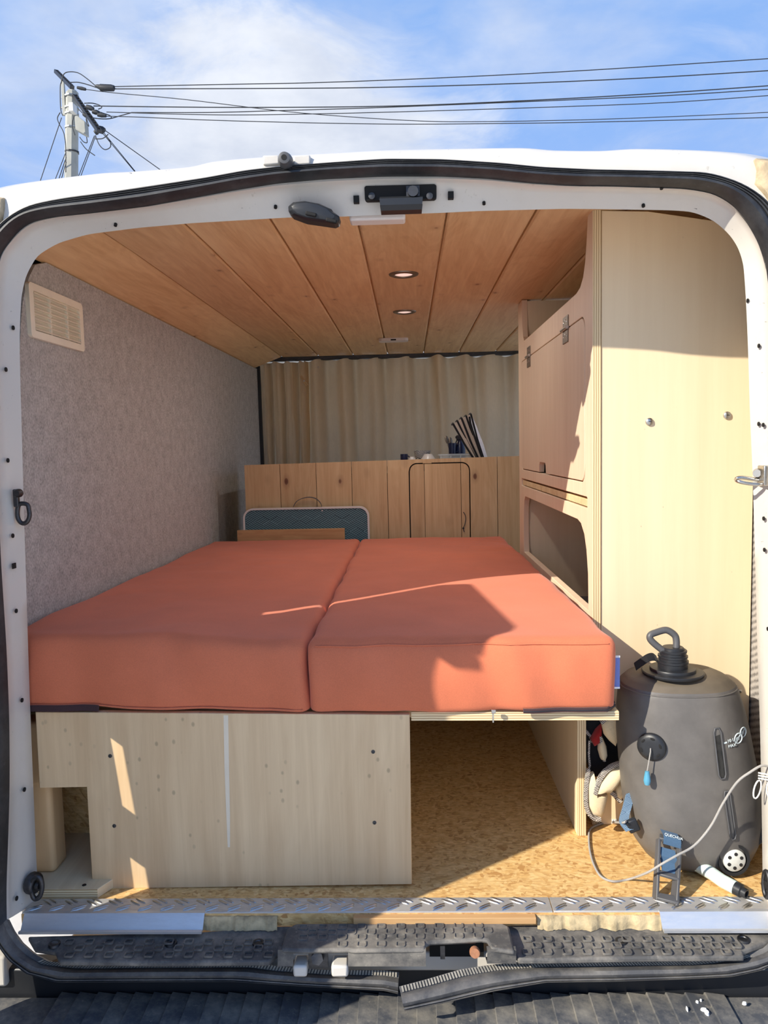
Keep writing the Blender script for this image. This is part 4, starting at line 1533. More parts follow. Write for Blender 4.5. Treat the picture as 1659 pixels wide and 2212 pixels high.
# ------------------------------------------------------------------ bed
ZB = .345
YB = 1.418
bed = thing('bed_base', (-.25, YB, 0), 'plywood bed base with a large front panel cut out at its lower left', 'bed')
py = lambda x, y: PY(x, y, YB)
fp = [py(76, 1538), py(885, 1544), py(890, 1910), py(200, 1920), py(187, 1700), py(85, 1702)]
front = obj('front_panel', MB().prism([(p.x, p.z) for p in fp], [], fY(YB), 0, .015), M['ply_front'], bed, bevel=.0012)
for x, y in ((238, 1633), (247, 1784), (806, 1624), (809, 1777)):
    obj('screw', MB().lathe([(.0001, -.0004), (.0015, -.0004), (.0018, -.0012), (.0036, -.0009), (.0040, .001)], py(x, y), (0, 1, 0), 14), M['dark_steel'], front, ang=40)
a, b = py(484, 1540), py(489, 1660)
c, d = py(491, 1660), py(499, 1830)
obj('tape_strip', MB().loft([[(py(x, y).x, YB - .0004, py(x, y).z) for x in (x0, x0 + w_)] for x0, y, w_ in ((483, 1545, 10), (485, 1660, 10), (489, 1760, 8), (492, 1830, 5))]), M['tape'], front, ang=None)
obj('platform', MB().prism([(X_LEFT + .01, 1.50), (-.16, 1.455), (.385, 1.418), (.385, 3.03), (X_LEFT + .01, 3.03)], [], fZ(ZB), -.018, -.001), M['amber_ply'], bed, bevel=.001)
sx_ = PZ(1256, 1805, 0)
obj('side_panel', MB().box(sx_.x - .009, sx_.x + .010, sx_.y, 3.0, 0, ZB - .019), M['ply'], bed, bevel=.001)
obj('panel_edge', MB().box(sx_.x - .0088, sx_.x + .0098, sx_.y - .0012, sx_.y + .0005, .0005, ZB - .0195), M['edge_x'], bed, ang=None)
obj('plate_edge', MB().box(X_LEFT + .02, PZ(204, 1940, .01).x - .0005, 1.3838, 1.3852, .0006, .0180), M['edge_z'], bed, ang=None)
obj('platform_edge', MB().prism([(-.005, 1.4262), (.3845, 1.4168), (.3845, 1.4182), (-.005, 1.4276)], [], fZ(ZB), -.0178, -.0015), M['edge_z'], bed, ang=None)
obj('back_panel', MB().box(-.60, .385, 3.00, 3.015, 0, ZB - .019), M['ply_in'], bed, bevel=.001)
obj('inner_panel', MB().box(-.10, -.085, 1.50, 3.0, 0, ZB - .019), M['ply_in'], bed, bevel=.001)
pl0 = PZ(205, 1945, 0)
obj('base_plate', MB().prism([(X_LEFT + .02, 1.385), (PZ(204, 1940, .01).x, 1.385), (PZ(204, 1940, .01).x + .025, 1.435), (PZ(204, 1940, .01).x + .025, 1.62), (X_LEFT + .02, 1.62)], [], fZ(0), .0003, .0185), M['ply_floor'], bed, bevel=.001)
p = PZ(182, 1912, .0185)
obj('screw', MB().lathe([(.0001, .0004), (.002, .0004), (.004, .0008), (.0042, -.001)], p, (0, 0, 1), 12), M['dark_steel'], bed)
pp = PZ(110, 1887, .0185)
obj('timber_post', MB().box(X_LEFT + .005, pp.x + .009, pp.y, pp.y + .058, .0187, ZB - .019), M['post'], bed, bevel=.010, seg=4)
obj('wheel_arch_board', MB().box(X_LEFT + .02, -.40, 1.60, 1.612, .0187, ZB - .03), M['osb'], bed, ang=None)
e1 = PY(70, 1570, 1.45)
obj('ledge', MB().box(X_LEFT + .005, -.70, 1.44, 1.50, e1.z - .008, e1.z + .006), M['amber_ply'], bed, bevel=.001)


def mattress(name, corners, z0, z1, r, seed, label, wr=1.0, pucker=None, lift=0.0):
    """corners: front-left, front-right, back-right, back-left (x, y)"""
    (ax_, ay_), (bx_, by_), (cx_, cy_), (dx_, dy_) = corners
    NX, NY, NZ = 46, 92, 14
    mb = MB()

    def place(u, v, w):
        W, L, H = abs(bx_ - ax_), abs(cy_ - by_), z1 - z0
        p = Vector((u * W, v * L, w * H))
        q = Vector((min(max(p.x, r), W - r), min(max(p.y, r), L - r), min(max(p.z, r * .6), H - r)))
        d = p - q
        if d.length > 1e-7:
            m_ = max(abs(d.x) / r, abs(d.y) / r, abs(d.z) / (r if d.z > 0 else r * .6))
            dn = d.normalized()
            sc_ = m_ * r
            d = Vector((dn.x * sc_, dn.y * sc_, dn.z * sc_ * (1 if d.z > 0 else .6)))
        p = q + d
        uu, vv, ww = p.x / W, p.y / L, p.z
        fx0, fy0 = ax_ + (bx_ - ax_) * uu, ay_ + (by_ - ay_) * uu
        gx, gy = dx_ + (cx_ - dx_) * uu, dy_ + (cy_ - dy_) * uu
        X = fx0 + (gx - fx0) * vv
        Y = fy0 + (gy - fy0) * vv
        Z = z0 + ww + lift * (1 - uu) * (1 - vv)
        P_ = Vector((X, Y, Z))
        n1 = noise.noise(Vector((X * 4, Y * 3, Z * 6 + seed)))
        # small drag folds on the front face
        f = max(0, 1 - v * 12)
        fold = noise.noise(Vector((X * 17 + Z * 5, seed, Z * 2.0))) * .006 * f * wr
        bulge = .010 * math.sin(math.pi * min(max((Z - z0) / H, 0), 1)) * f
        fold2 = max(0, noise.noise(Vector((X * 9 - Z * 3, seed * 2.1, Z * 1.5)))) * .010 * f * wr * max(0, (Z - z0) / H)
        P_.y += fold + fold2 - bulge + n1 * .003 * f
        top = max(0, (w - .7) / .3)
        wrk = noise.noise(Vector((X * 6 + Y * 3, Y * 4.5 - X * 3, seed + 7)))
        P_.z += (n1 * .004 + abs(wrk) * .0035 * wr) * top
        crown = .006 * math.sin(math.pi * uu) * math.sin(math.pi * vv) * top
        P_.z += crown
        # side bulges
        s = (u - .5) * 2
        if abs(s) > .9:
            P_.x += (.005 * noise.noise(Vector((Y * 5, Z * 9, seed + 2))) + .004 * noise.noise(Vector((Y * 13, Z * 9, seed + 3)))) * (1 if s > 0 else -1)
        # bottom edge sags a little
        if w < .15:
            P_.z += .004 * noise.noise(Vector((X * 9, Y * 9, seed + 9)))
        if pucker:
            px, py_, pr = pucker
            dd = math.hypot(X - px, (Y - py_) * .8)
            if dd < pr and top > 0:
                k_ = (1 - dd / pr) ** 1.0
                P_.z += .0055 * k_ * math.sin((Y - py_) * 95 + X * 14) * top
                P_.z -= .010 * k_ * k_ * top
        return P_

    for (n1, n2, fn) in ((NX, NY, lambda a, b: (a, b, 1)), (NX, NY, lambda a, b: (a, b, 0)), (NX, NZ, lambda a, b: (a, 0, b)), (NX, NZ, lambda a, b: (a, 1, b)),
                         (NY, NZ, lambda a, b: (0, a, b)), (NY, NZ, lambda a, b: (1, a, b))):
        def sp_(k, n):   # denser near the edges
            t_ = k / n
            return t_ * .55 + .45 * (3 * t_ * t_ - 2 * t_ ** 3)
        mb.loft([[place(*fn(sp_(i, n1), sp_(j, n2))) for i in range(n1 + 1)] for j in range(n2 + 1)])
    o = obj(name, mb, M['terracotta'], ang=70, weld=.0002)
    return tag(o, label, 'mattress', 'terracotta mattress halves'), place


ZM = .4865
m1, pl1 = mattress('mattress', [(-.79, 1.428), (-.199, 1.418), (-.198, 3.026), (-.79, 3.026)], ZB, ZM, .020, 1.3, 'left terracotta mattress half against the grey felt wall', 1.5, None, .017)
m2, pl2 = mattress('mattress', [(-.197, 1.418), (.377, 1.412), (.368, 3.03), (-.196, 3.026)], ZB, ZM, .020, 5.1, 'right terracotta mattress half beside the tall plywood cupboard', 1.2, (.36, 2.86, .34))


def edge_seam(parent, place, us, w, out=.003, r=.0016, mat=None, name='seam', v=0):
    pts = [place(u, v, w) + Vector((0, -out, 0)) for u in us]
    return obj(name, MB().tube(pts, r, 6), mat or M['terracotta'], parent, ang=80)


us = [i / 24 for i in range(25)]
edge_seam(m1, pl1, [u * .96 + .02 for u in us], .055, .0015)
edge_seam(m2, pl2, [u * .94 + .03 for u in us], .93, .001, .0013)
# zips
zp = [pl1(u, 0, .06) + Vector((0, -.005, -.006)) for u in [i / 20 * .30 + .015 for i in range(21)]]
obj('zip_opening', MB().strap(zp, Vector((0, .004, .011)), .004, (0, -1, .2)), M['zip'], m1, ang=60, label='open dark zip at the lower left corner')
zp = [pl2(u, 0, .03) + Vector((0, -.004, -.002)) for u in [.70 + i / 20 * .27 for i in range(21)]] + [pl2(1, v_, .04) + Vector((.003, 0, 0)) for v_ in (.012, .05, .1)]
z2 = obj('zip_tape', MB().strap(zp, Vector((0, .002, .008)), .005, (0, -1, .2)), M['zip'], m2, ang=60, label='dark zip along the lower edge')
obj('zip_teeth', MB().tube([p + Vector((0, -.003, 0)) for p in zp], .0012, 6), M['dark_steel'], z2)
p = PY(1066, 1537, YB - .012)
obj('zip_pull', MB().box(p.x - .004, p.x + .004, p.y - .003, p.y + .002, p.z - .003, p.z + .004).obox(p + Vector((-.001, -.001, -.012)), Vector((1, 0, 0)), Vector((0, 1, 0)), Vector((0, 0, 1)), .0015, .001, .009), M['chrome'], z2, bevel=.0006)
p = Vector((.380, 1.436, .43))
tg = obj('care_label', MB().loft([[(x, y, z) for x, y in ((.376, 1.425), (.387, 1.421), (.387, 1.423), (.376, 1.428))] for z in (.388, .41, .43, .448)], True, True), M['blue_tag'], m2, ang=30, label='small blue fabric label')
obj('label_stitching', MB().box(.3762, .3872, 1.4205, 1.4235, .446, .4495).box(.3762, .3872, 1.4205, 1.4235, .3865, .390), M['white_cloth'], tg, ang=None)

# ------------------------------------------------------------------ tall cupboard on the right
cab_ = thing('tall_cupboard', (X_CAB, Y_CAB0, 0), 'tall poplar plywood cupboard on the right with flap door and open niche', 'cupboard')
ye = Y_CAB0
pt = lambda x, y: PY(x, y, ye)
tp = pt(1540, 476)
ep = [(X_CAB + .019, .0), (X_RIGHT - .004, .0), (X_RIGHT - .004, tp.z - .03), (tp.x, tp.z), (pt(1400, 456).x, pt(1400, 456).z), (X_CAB + .019, CEIL - .004)]
end = obj('end_panel', MB().prism(ep, [], fY(ye), .0015, .017), M['ply'], cab_, bevel=.001)
for x, y in ((1403, 911), (1571, 897), (1598, 1493)):
    r_ = 1.0 if y < 1000 else .55
    sc_ = obj('screw', MB().lathe([(.0001, -.0045 * r_), (.0052 * r_, -.0038 * r_), (.0078 * r_, -.0018 * r_), (.0085 * r_, .0018)], pt(x, y), (0, 1, 0), 20), M['chrome'], end, ang=40)
    obj('screw_slot', MB().box(pt(x, y).x - .003 * r_, pt(x, y).x + .003 * r_, ye - .0047 * r_, ye - .003 * r_, pt(x, y).z - .0008, pt(x, y).z + .0008), M['dark_steel'], end, ang=None)
q = lambda x, y: (PX(x, y, X_CAB).y, PX(x, y, X_CAB).z)
y1c, y0c = Y_CAB1, Y_CAB0
# side frame: outline with scooped top shelf opening, flap opening, slot and niche
zs = 1.188
scoop = [(y0c, 0), (y1c, 0), (y1c, CEIL - .002), (2.655, CEIL - .002), (2.650, 1.24), (2.640, 1.205), (2.615, zs)]
scoop += [(1.815, zs), (1.775, zs + .006), (1.745, zs + .022), (1.725, zs + .05), (1.712, zs + .09), (1.700, CEIL - .002), (y0c, CEIL - .002)]
FY0, FY1, FZ0, FZ1 = 1.725, 2.690, .758, 1.126
SY0, SY1, SZ0, SZ1 = 1.705, 2.695, .702, .727
NY0, NY1, NZ0, NZ1 = 1.695, 2.640, .475, .669
flap_hole = rrect(FY0, FY1, FZ0, FZ1, .035)
niche = [(NY0, NZ0), (NY1, NZ0), (NY1 + .008, NZ0 + .03), (NY1 + .010, .57), (NY1 + .005, .63), (NY1 - .008, .655), (NY1 - .03, NZ1), (NY0 + .11, NZ1), (NY0 + .075, NZ1 - .006), (NY0 + .04, NZ1 - .028), (NY0 + .018, NZ1 - .062), (NY0 + .004, NZ1 - .11)]
side = obj('side_frame', MB().prism(scoop, [flap_hole, rrect(SY0, SY1, SZ0, SZ1, .003, 2), niche], fX(X_CAB), 0, .018), M['ply_side'], cab_, bevel=.0012, seg=2, ang=30)
obj('frame_edge', MB().box(X_CAB + .0004, X_CAB + .0176, y0c - .0010, y0c + .0004, .001, CEIL - .003), M['edge_x'], cab_, ang=None)
# flap with finger notch
g = .003
n0, n1 = 2.215, 2.330
fl_out = rrect(FY0 + g, FY1 - g, FZ0 + g, FZ1 - g, .033)
bot = [p for p in fl_out]
# insert the notch along the bottom edge (from low y to high y)
idx = max(i for i, p in enumerate(fl_out) if abs(p[1] - (FZ0 + g)) < 1e-6 and p[0] < 2.0) if any(abs(p[1] - (FZ0 + g)) < 1e-6 for p in fl_out) else None
lowL = [i for i, p in enumerate(fl_out) if abs(p[1] - (FZ0 + g)) < 1e-5]
iL = lowL[0]
zb0 = FZ0 + g
notch = [(n0, zb0), (n0 + .004, zb0 + .022), (n0 + .014, zb0 + .030), (n1 - .014, zb0 + .030), (n1 - .004, zb0 + .022), (n1, zb0)]
fl2 = fl_out[:iL + 1] + notch + fl_out[iL + 1:]
flap = obj('flap_door', MB().prism(fl2, [], fX(X_CAB), -.0005, .016), M['ply_side'], cab_, bevel=.001)
obj('dark_flap_sheet', MB().box(X_CAB + .03, X_CAB + .034, 1.70, 2.72, .70, 1.15), M['dark'], cab_, ang=None)  # dark sheet standing in for the shade behind flap and slot
for x, yu, yl in ((1223, 683, 733), (1143, 746, 786)):
    ctr = PX(x, (yu + yl) / 2, X_CAB)
    zc_ = FZ1 - .001
    w_ = .030
    h_ = obj('hinge', MB().box(X_CAB - .0025, X_CAB - .0002, ctr.y - w_, ctr.y + w_, zc_ + .002, zc_ + .030), M['bronze'], flap, bevel=.0005)
    obj('hinge_leaf', MB().box(X_CAB - .0030, X_CAB - .0006, ctr.y - w_, ctr.y + w_, zc_ - .034, zc_ - .002), M['bronze'], flap, bevel=.0005)
    obj('hinge_barrel', MB().lathe([(.0001, -w_ - .004), (.0045, -w_ - .004), (.0045, -w_ * .33), (.0038, -w_ * .32), (.0045, -w_ * .3), (.0045, w_ * .33), (.0038, w_ * .34), (.0045, w_ * .36), (.0045, w_ + .004), (.0001, w_ + .004)],
                                   (X_CAB - .005, ctr.y, zc_), (0, 1, 0), 12), M['chrome'], flap, ang=40)
    mb = MB()
    for dy in (-.018, 0, .018):
        for dz in (.016, -.018):
            mb.lathe([(.0001, -.0016), (.003, -.0012), (.0035, .0005)], (X_CAB - .0028, ctr.y + dy, zc_ + dz + (.004 if dy == 0 else 0)), (1, 0, 0), 8)
    obj('hinge_screws', mb, M['chrome'], flap, ang=40)
obj('sliding_board', MB().box(X_CAB + .003, X_CAB + .25, SY0 + .002, SY1 - .012, SZ0 + .003, SZ1 - .006), M['amber_ply'], cab_, bevel=.0008)
obj('slot_shelf', MB().box(X_CAB + .02, X_RIGHT - .01, 1.70, 2.72, SZ0 - .018, SZ0 - .003), M['ply_in'], cab_, ang=None)
obj('divider', MB().box(X_CAB + .018, X_RIGHT - .004, 2.655, 2.672, 0, CEIL - .006), M['ply_in'], cab_, ang=None)
obj('shelf_board', MB().box(X_CAB + .018, X_RIGHT - .006, 1.675, 2.655, zs - .03, zs - .014), M['ply_in'], cab_, ang=None)
obj('far_stile', MB().box(X_CAB + .0181, X_CAB + .034, 2.672, Y_CAB1, 0, CEIL - .004), M['ply_side'], cab_, ang=None)
obj('niche_reflector', MB().box(X_RIGHT - .0035, X_RIGHT - .0005, 1.68, 2.65, .30, .68), M['ply_in'], cab_, ang=None)  # pale panel added to bounce light into the niche
obj('niche_floor', MB().box(X_CAB + .019, X_RIGHT - .003, 1.676, 2.654, .02, PX(1245, 1267, X_CAB + .22).z), M['carpet_d'], cab_, ang=None)

# ------------------------------------------------------------------ grey shower bag
BAGY = 1.535
bag = thing('shower_bag', (.55, BAGY, 0), 'dark grey pump-up water bag with handle cap standing on the boards', 'bag')
rows = [  # z, cx, cy, rx, ry
    (.004, .575, 1.520, .060, .045), (.006, .572, 1.520, .088, .066), (.018, .570, 1.522, .106, .080), (.045, .567, 1.525, .122, .092), (.085, .563, 1.528, .131, .098),
    (.14, .558, 1.531, .134, .100), (.20, .552, 1.534, .133, .099), (.26, .545, 1.537, .129, .096), (.315, .539, 1.540, .122, .092), (.350, .535, 1.542, .116, .088),
    (.362, .534, 1.543, .111, .085), (.374, .533, 1.543, .098, .074), (.382, .533, 1.543, .080, .060), (.386, .533, 1.543, .060, .046)]


def bag_row(z):
    for a, b in zip(rows[1:], rows[2:]):
        if a[0] <= z <= b[0]:
            k_ = (z - a[0]) / (b[0] - a[0])
            return [a[i] + (b[i] - a[i]) * k_ for i in range(5)]
    return rows[-1] if z > rows[-1][0] else rows[1]


def bag_ring(r, n=64, amp=1.0):
    z, cx, cy, rx, ry = r
    out = []
    for k in range(n):
        th = 2 * math.pi * k / n
        c_, s_ = math.cos(th), math.sin(th)
        e = .86
        x = math.copysign(abs(c_) ** e, c_) * rx
        y = math.copysign(abs(s_) ** e, s_) * ry
        w = 1 + .018 * amp * noise.noise(Vector((c_ * 1.5, s_ * 1.5, z * 9)))
        w += .012 * amp * noise.noise(Vector((c_ * 5, s_ * 5, z * 30))) * (1 if z > .30 or z < .05 else .35)
        out.append(Vector((cx + x * w, cy + y * w, z)))
    return out


fine = []
for a, b in zip(rows, rows[1:]):
    for k in range(4):
        fine.append([a[i] + (b[i] - a[i]) * k / 4 for i in range(5)])
fine.append(list(rows[-1]))
zseam = .352
i_s = max(i for i, r in enumerate(fine) if r[0] <= zseam + .012)
obj('bag_body', MB().loft([bag_ring(r) for r in fine[:i_s + 1]], True, True), M['bag'], bag, ang=60)
top_rows = fine[i_s:]
obj('bag_top', MB().loft([bag_ring(r) for r in top_rows], True, True), M['bag_top'], bag, ang=60, label='dusty upper end of the bag')
obj('welded_seam', MB().tube(bag_ring([zseam + .004] + bag_row(zseam + .004)[1:]), .0016, 6, True), M['bag'], bag, ang=80)


def bag_hit(x, y):
    """point of the bag skin seen at a pixel, with outward normal"""
    r = _ray(x, y)
    prev = None
    d = 1.36
    while d < 1.66:
        p = EYE + r * (d / r.y)
        z, cx, cy, rx, ry = bag_row(min(max(p.z, .006), .386))
        v = (abs((p.x - cx) / rx)) ** 2.32 + (abs((p.y - cy) / ry)) ** 2.32
        if v < 1:
            n = Vector((math.copysign(abs((p.x - cx) / rx) ** 1.3 / rx, p.x - cx), math.copysign(abs((p.y - cy) / ry) ** 1.3 / ry, p.y - cy), .05)).normalized()
            return p, n
        d += .0006
    p = PY(x, y, 1.50)
    return p, Vector((.3, -1, 0)).normalized()


def frame_of(n, up=Vector((0, 0, 1)), roll=0.0):
    x = up.cross(n).normalized()
    y = n.cross(x)
    c_, s_ = math.cos(roll), math.sin(roll)
    return x * c_ + y * s_, y * c_ - x * s_


# neck, cap and ring handle
ct = PZ(1453, 1450, .388)
nk = obj('neck_collar', MB().lathe([(.0001, -.004), (.058, -.004), (.060, .0), (.058, .002), (.044, .003), (.044, .007), (.043, .0085), (.030, .009), (.0001, .009)], ct, (0, 0, 1), 40), M['black'], bag, ang=35)
cap = obj('screw_cap', MB().lathe([(.0285, .006), (.0285, .018), (.030, .019), (.030, .0235), (.0265, .024), (.0265, .029), (.0285, .030), (.0285, .0335), (.025, .0345), (.025, .039),
                                   (.0265, .040), (.0270, .0435), (.0255, .045), (.022, .045), (.0215, .048), (.0195, .050), (.0001, .050)], ct, (0, 0, 1), 40), M['black'], bag, ang=30)
yh = ct.y
hpts = [(1449, 1415), (1432, 1405), (1412, 1389), (1404, 1379), (1406, 1371), (1418, 1366), (1436, 1361), (1447, 1364), (1458, 1373), (1461, 1384), (1461, 1398), (1460, 1414)]
hp3 = [PY(x, y, yh - .006 + .010 * math.sin(i / 11 * math.pi)) for i, (x, y) in enumerate(hpts)]
obj('ring_handle', MB().tube(smooth_path(hp3, 5), .0068, 12), M['grey_pl'], cap, ang=80)
tpts = [PY(x, y, yh + .01) for x, y in ((1372, 1440), (1386, 1430), (1400, 1421), (1412, 1419), (1420, 1425))]
obj('tether_strap', MB().strap(smooth_path(tpts, 4), (0, .016, .010), .002, Vector((.4, 0, 1))), M['black_fab'], bag, ang=60)

# pressure valve with its toggle
p, nrm = bag_hit(1408, 1613)
vx, vy = frame_of(nrm)
va = obj('pressure_valve', MB().lathe([(.0001, .0085), (.010, .0095), (.020, .0085), (.0255, .006), (.0275, .003), (.0275, -.006)], p, nrm, 36), M['black'], bag, ang=35)
for k in range(6):
    th = math.radians(60 * k + 20)
    c = p + (vx * math.cos(th) + vy * math.sin(th)) * .0185 + nrm * .0085
    obj('valve_slot', MB().lathe([(.0001, .0012), (1, .0008), (1, -.003), (.0001, -.003)], c, nrm, 12, sx=.0022, sy=.0046, xdir=vx * math.cos(th) + vy * math.sin(th)), M['dark'], va, ang=None)
t0 = p + nrm * .010
t1 = t0 + Vector((-.008, -.006, -.042))
tog = obj('toggle_cord', MB().tube([t0, t0 + Vector((-.002, -.006, -.004)), t1], .0012, 6), M['cord'], bag)
obj('toggle', MB().lathe([(.0001, .0), (.004, -.001), (.0062, -.014), (.0068, -.020), (.005, -.027), (.0001, -.028)], t1, (0, 0, 1), 16), M['cyan'], tog, ang=50)

# level windows
for (x0, y0, x1, y1, mt, wd) in ((1547, 1572, 1560, 1681, M['window'], .0105), (1568, 1708, 1583, 1812, M['grey_pl'], .008)):
    a, na = bag_hit(x0, y0)
    b, nb = bag_hit(x1, y1)
    nn = (na + nb).normalized()
    N_ = 12
    mid, outl = [], []
    for k in range(N_ + 1):
        pp_, pn = bag_hit(x0 + (x1 - x0) * k / N_, y0 + (y1 - y0) * k / N_)
        mid.append((pp_, pn))
    dirv = (b - a).normalized()
    def band(wd_, h, ext):
        L, R = [], []
        for k, (pp_, pn) in enumerate(mid):
            sdv = pn.cross(dirv).normalized()
            e_ = min(k, N_ - k)
            ww = wd_ * (1 if e_ > 0 else .55)
            L.append(pp_ + sdv * ww / 2 + pn * h)
            R.append(pp_ - sdv * ww / 2 + pn * h)
        L[0] -= dirv * 0; 
        return L, R
    Lf, Rf = band(wd + .006, .001, 0)
    Lr, Rr = band(wd + .004, .0028, 0)
    Li, Ri = band(wd, .0012, 0)
    lv = obj('level_window', MB().loft([Li, Ri]), mt, bag, ang=60)
    loop0 = Lr + Rr[::-1]
    obj('window_frame', MB().tube(loop0, .0016, 6, True), M['grey_pl'], lv, ang=80)

# printed marking
def print_text(body, px, py_, size, roll):
    p_, n_ = bag_hit(px, py_)
    xx, yy = frame_of(n_, roll=roll)
    o = text_part('printed_text', body, size, p_ + n_ * .0022, xx, yy, M['print'], bag, .0004)
    return o


rl = .16
print_text('10 L', 1570, 1604, .0088, rl)
print_text('MAX', 1572, 1615, .0080, rl)
p, n_ = bag_hit(1566, 1604)
xx, yy = frame_of(n_, roll=rl)
obj('printed_arrow', MB().obox(p + n_ * .0015, xx, yy, n_, .0034, .0014, .0005), M['print'], bag, ang=None)
for x, y, r_ in ((1593, 1594, .0098), (1603, 1581, .0095)):
    p, n_ = bag_hit(x, y)
    xx, yy = frame_of(n_, roll=rl)
    ringp = [p + n_ * .002 + (xx * math.cos(k * math.pi / 12) + yy * math.sin(k * math.pi / 12)) * r_ for k in range(24)]
    mb = MB().tube(ringp, .0011, 6, True)
    mb.obox(p + n_ * .0022, (xx * .7 + yy * .7), (yy * .7 - xx * .7), n_, r_, .0009, .0005)
    mb.obox(p + n_ * .0022 - xx * .002, xx, yy, n_, .0038, .0030, .0005)
    obj('printed_pictogram', mb, M['print'], bag, ang=None)

# rosette in a recess
p, nrm = bag_hit(1585, 1857)
nrm = (nrm + Vector((-.1, -.35, .05))).normalized()
rx_, ry_ = frame_of(nrm)
rc = obj('shower_rose_holder', MB().lathe([(.0001, -.004), (.024, -.004), (.025, .002), (.031, .003), (.032, -.012), (.0001, -.02)], p, nrm, 34), M['black'], bag, ang=40)
rs = obj('shower_rose', MB().lathe([(.0001, .004), (.018, .004), (.0215, .002), (.0215, -.004), (.0001, -.004)], p + nrm * .002, nrm, 34), M['rosette'], rc, ang=40, label='pale round shower rose')
mb = MB()
for k in range(6):
    th = math.radians(60 * k + 25)
    mb.lathe([(.0001, .0012), (.0034, .0008), (.0034, -.002), (.0001, -.002)], p + nrm * .006 + (rx_ * math.cos(th) + ry_ * math.sin(th)) * .0135, nrm, 10)
obj('rose_holes', mb, M['dark_steel'], rc, ang=None)

# fold-out foot pump frame with its blue strap
fz = ZT + .0028
B0, B1 = PZ(1421, 1945, fz), PZ(1464, 1957, fz)
Ta, na = bag_hit(1431, 1800)
Tb, nb = bag_hit(1470, 1812)
T0, T1 = Ta + na * .022, Tb + nb * .022
foot = obj('foot_frame', MB(), M['grey_pl'], bag) if False else None
fdir = Vector((0, 1, 0))
mb = MB()
hw = Vector((0, .012, .0035))
def bar(a, b, w0, w1, th):
    ax_ = (b - a).normalized()
    side_ = ax_.cross(Vector((0, 1, .2))).normalized()
    dep = side_.cross(ax_).normalized()
    vs = []
    for c_, w_ in ((a, w0), (b, w1)):
        vs.append([c_ + side_ * th / 2 - dep * .0, c_ - side_ * th / 2 - dep * .0, c_ - side_ * th / 2 + dep * w_, c_ + side_ * th / 2 + dep * w_])
    return vs
mb.loft(bar(T0, B0, .012, .018, .0055), True, True)
mb.loft(bar(T1, B1, .012, .024, .0055), True, True)
mb.loft(bar(B0 + Vector((-.002, 0, .003)), B1 + Vector((.002, 0, .003)), .014, .018, .006), True, True)
mb.loft(bar(T0 + Vector((-.002, 0, -.002)), T1 + Vector((.002, 0, -.002)), .014, .014, .008), True, True)
midL, midR = T0.lerp(B0, .60), T1.lerp(B1, .60)
mb.loft(bar(midL, midR, .012, .012, .006), True, True)
foot = obj('foot_frame', mb, M['grey_pl'], bag, bevel=.0015, ang=35)
sv = (T1 - T0)
def sq(a, b, t):
    return a.lerp(b, t)
# strap: over the top bar, then down the face of the bag to the cross bar
A0, A1 = T0 + sv * .12 + Vector((0, -.006, .006)), T1 - sv * .06 + Vector((0, -.006, .006))
obj('strap_loop', MB().loft([[A0 + Vector((0, .022, .006)), A1 + Vector((0, .022, .006))], [A0 + Vector((0, .002, .004)), A1 + Vector((0, .002, .004))], [A0, A1], [A0 + Vector((-.001, .0, -.012)), A1 + Vector((-.001, 0, -.012))], [A0 + Vector((-.001, .008, -.016)), A1 + Vector((0, .008, -.016))]]), M['blue_strap'], bag, ang=50)
u0, u1 = T0.lerp(B0, .30) + sv * .12, T1.lerp(B1, .30) - sv * .10
l0, l1 = T0.lerp(B0, .58) + sv * .20, T1.lerp(B1, .58) - sv * .16
mb = MB()
mb.loft([[u0 + Vector((0, .018, .012)), u1 + Vector((0, .018, .012))], [u0 + Vector((0, .006, 0)), u1 + Vector((0, .006, 0))], [u0 + Vector((0, .006, -.008)), u1 + Vector((0, .006, -.008))]])
mb.loft([[u0 + Vector((0, .010, -.006)), u1 + Vector((0, .010, -.006))], [l0 + Vector((0, .006, 0)), l1 + Vector((0, .006, 0))], [l0 + Vector((0, .016, -.004)), l1 + Vector((0, .016, -.004))]])
obj('foot_strap', mb, M['blue_strap'], bag, ang=40, label='blue webbing strap in the foot frame')
tx = A0 + Vector((.001, -.0005, .0052))
xx = (A1 - A0).normalized()
text_part('printed_text', 'QUECHUA', .0068, tx, xx, Vector((0, .35, 1)), M['print'], bag, .0003)
# hose outlet underneath
h0, h1 = PZ(1560, 1903, .016), PZ(1588, 1918, .014)
h2 = h1 + (h1 - h0).normalized() * .022
hz = Vector((0, 0, .0))
ho = obj('hose_outlet', MB().tube([h0 + Vector((-.03, .05, .004)), h0 + Vector((-.01, .02, .002)), h0, h1], .0125, 16), M['hose'], bag, ang=60)
obj('hose_coupling', MB().lathe([(.0001, 0), (.0118, 0), (.0118, .012), (.009, .014), (.009, .022), (.006, .022), (.006, .010), (.0001, .010)], h1, (h2 - h1), 18), M['black'], ho, ang=35)
ft = PY(1640, 1790, 1.45)
obj('side_foot', MB().loft([[(.655, 1.50, .19), (.668, 1.50, .19), (.668, 1.52, .19), (.655, 1.52, .19)], [(.660, 1.485, .12), (.685, 1.485, .12), (.685, 1.515, .12), (.660, 1.515, .12)],
                            [(.655, 1.475, .06), (.690, 1.475, .06), (.690, 1.51, .06), (.655, 1.51, .06)], [(.640, 1.48, .03), (.655, 1.48, .03), (.655, 1.50, .03), (.640, 1.50, .03)]], True, True), M['black'], bag, ang=40, bevel=.002)
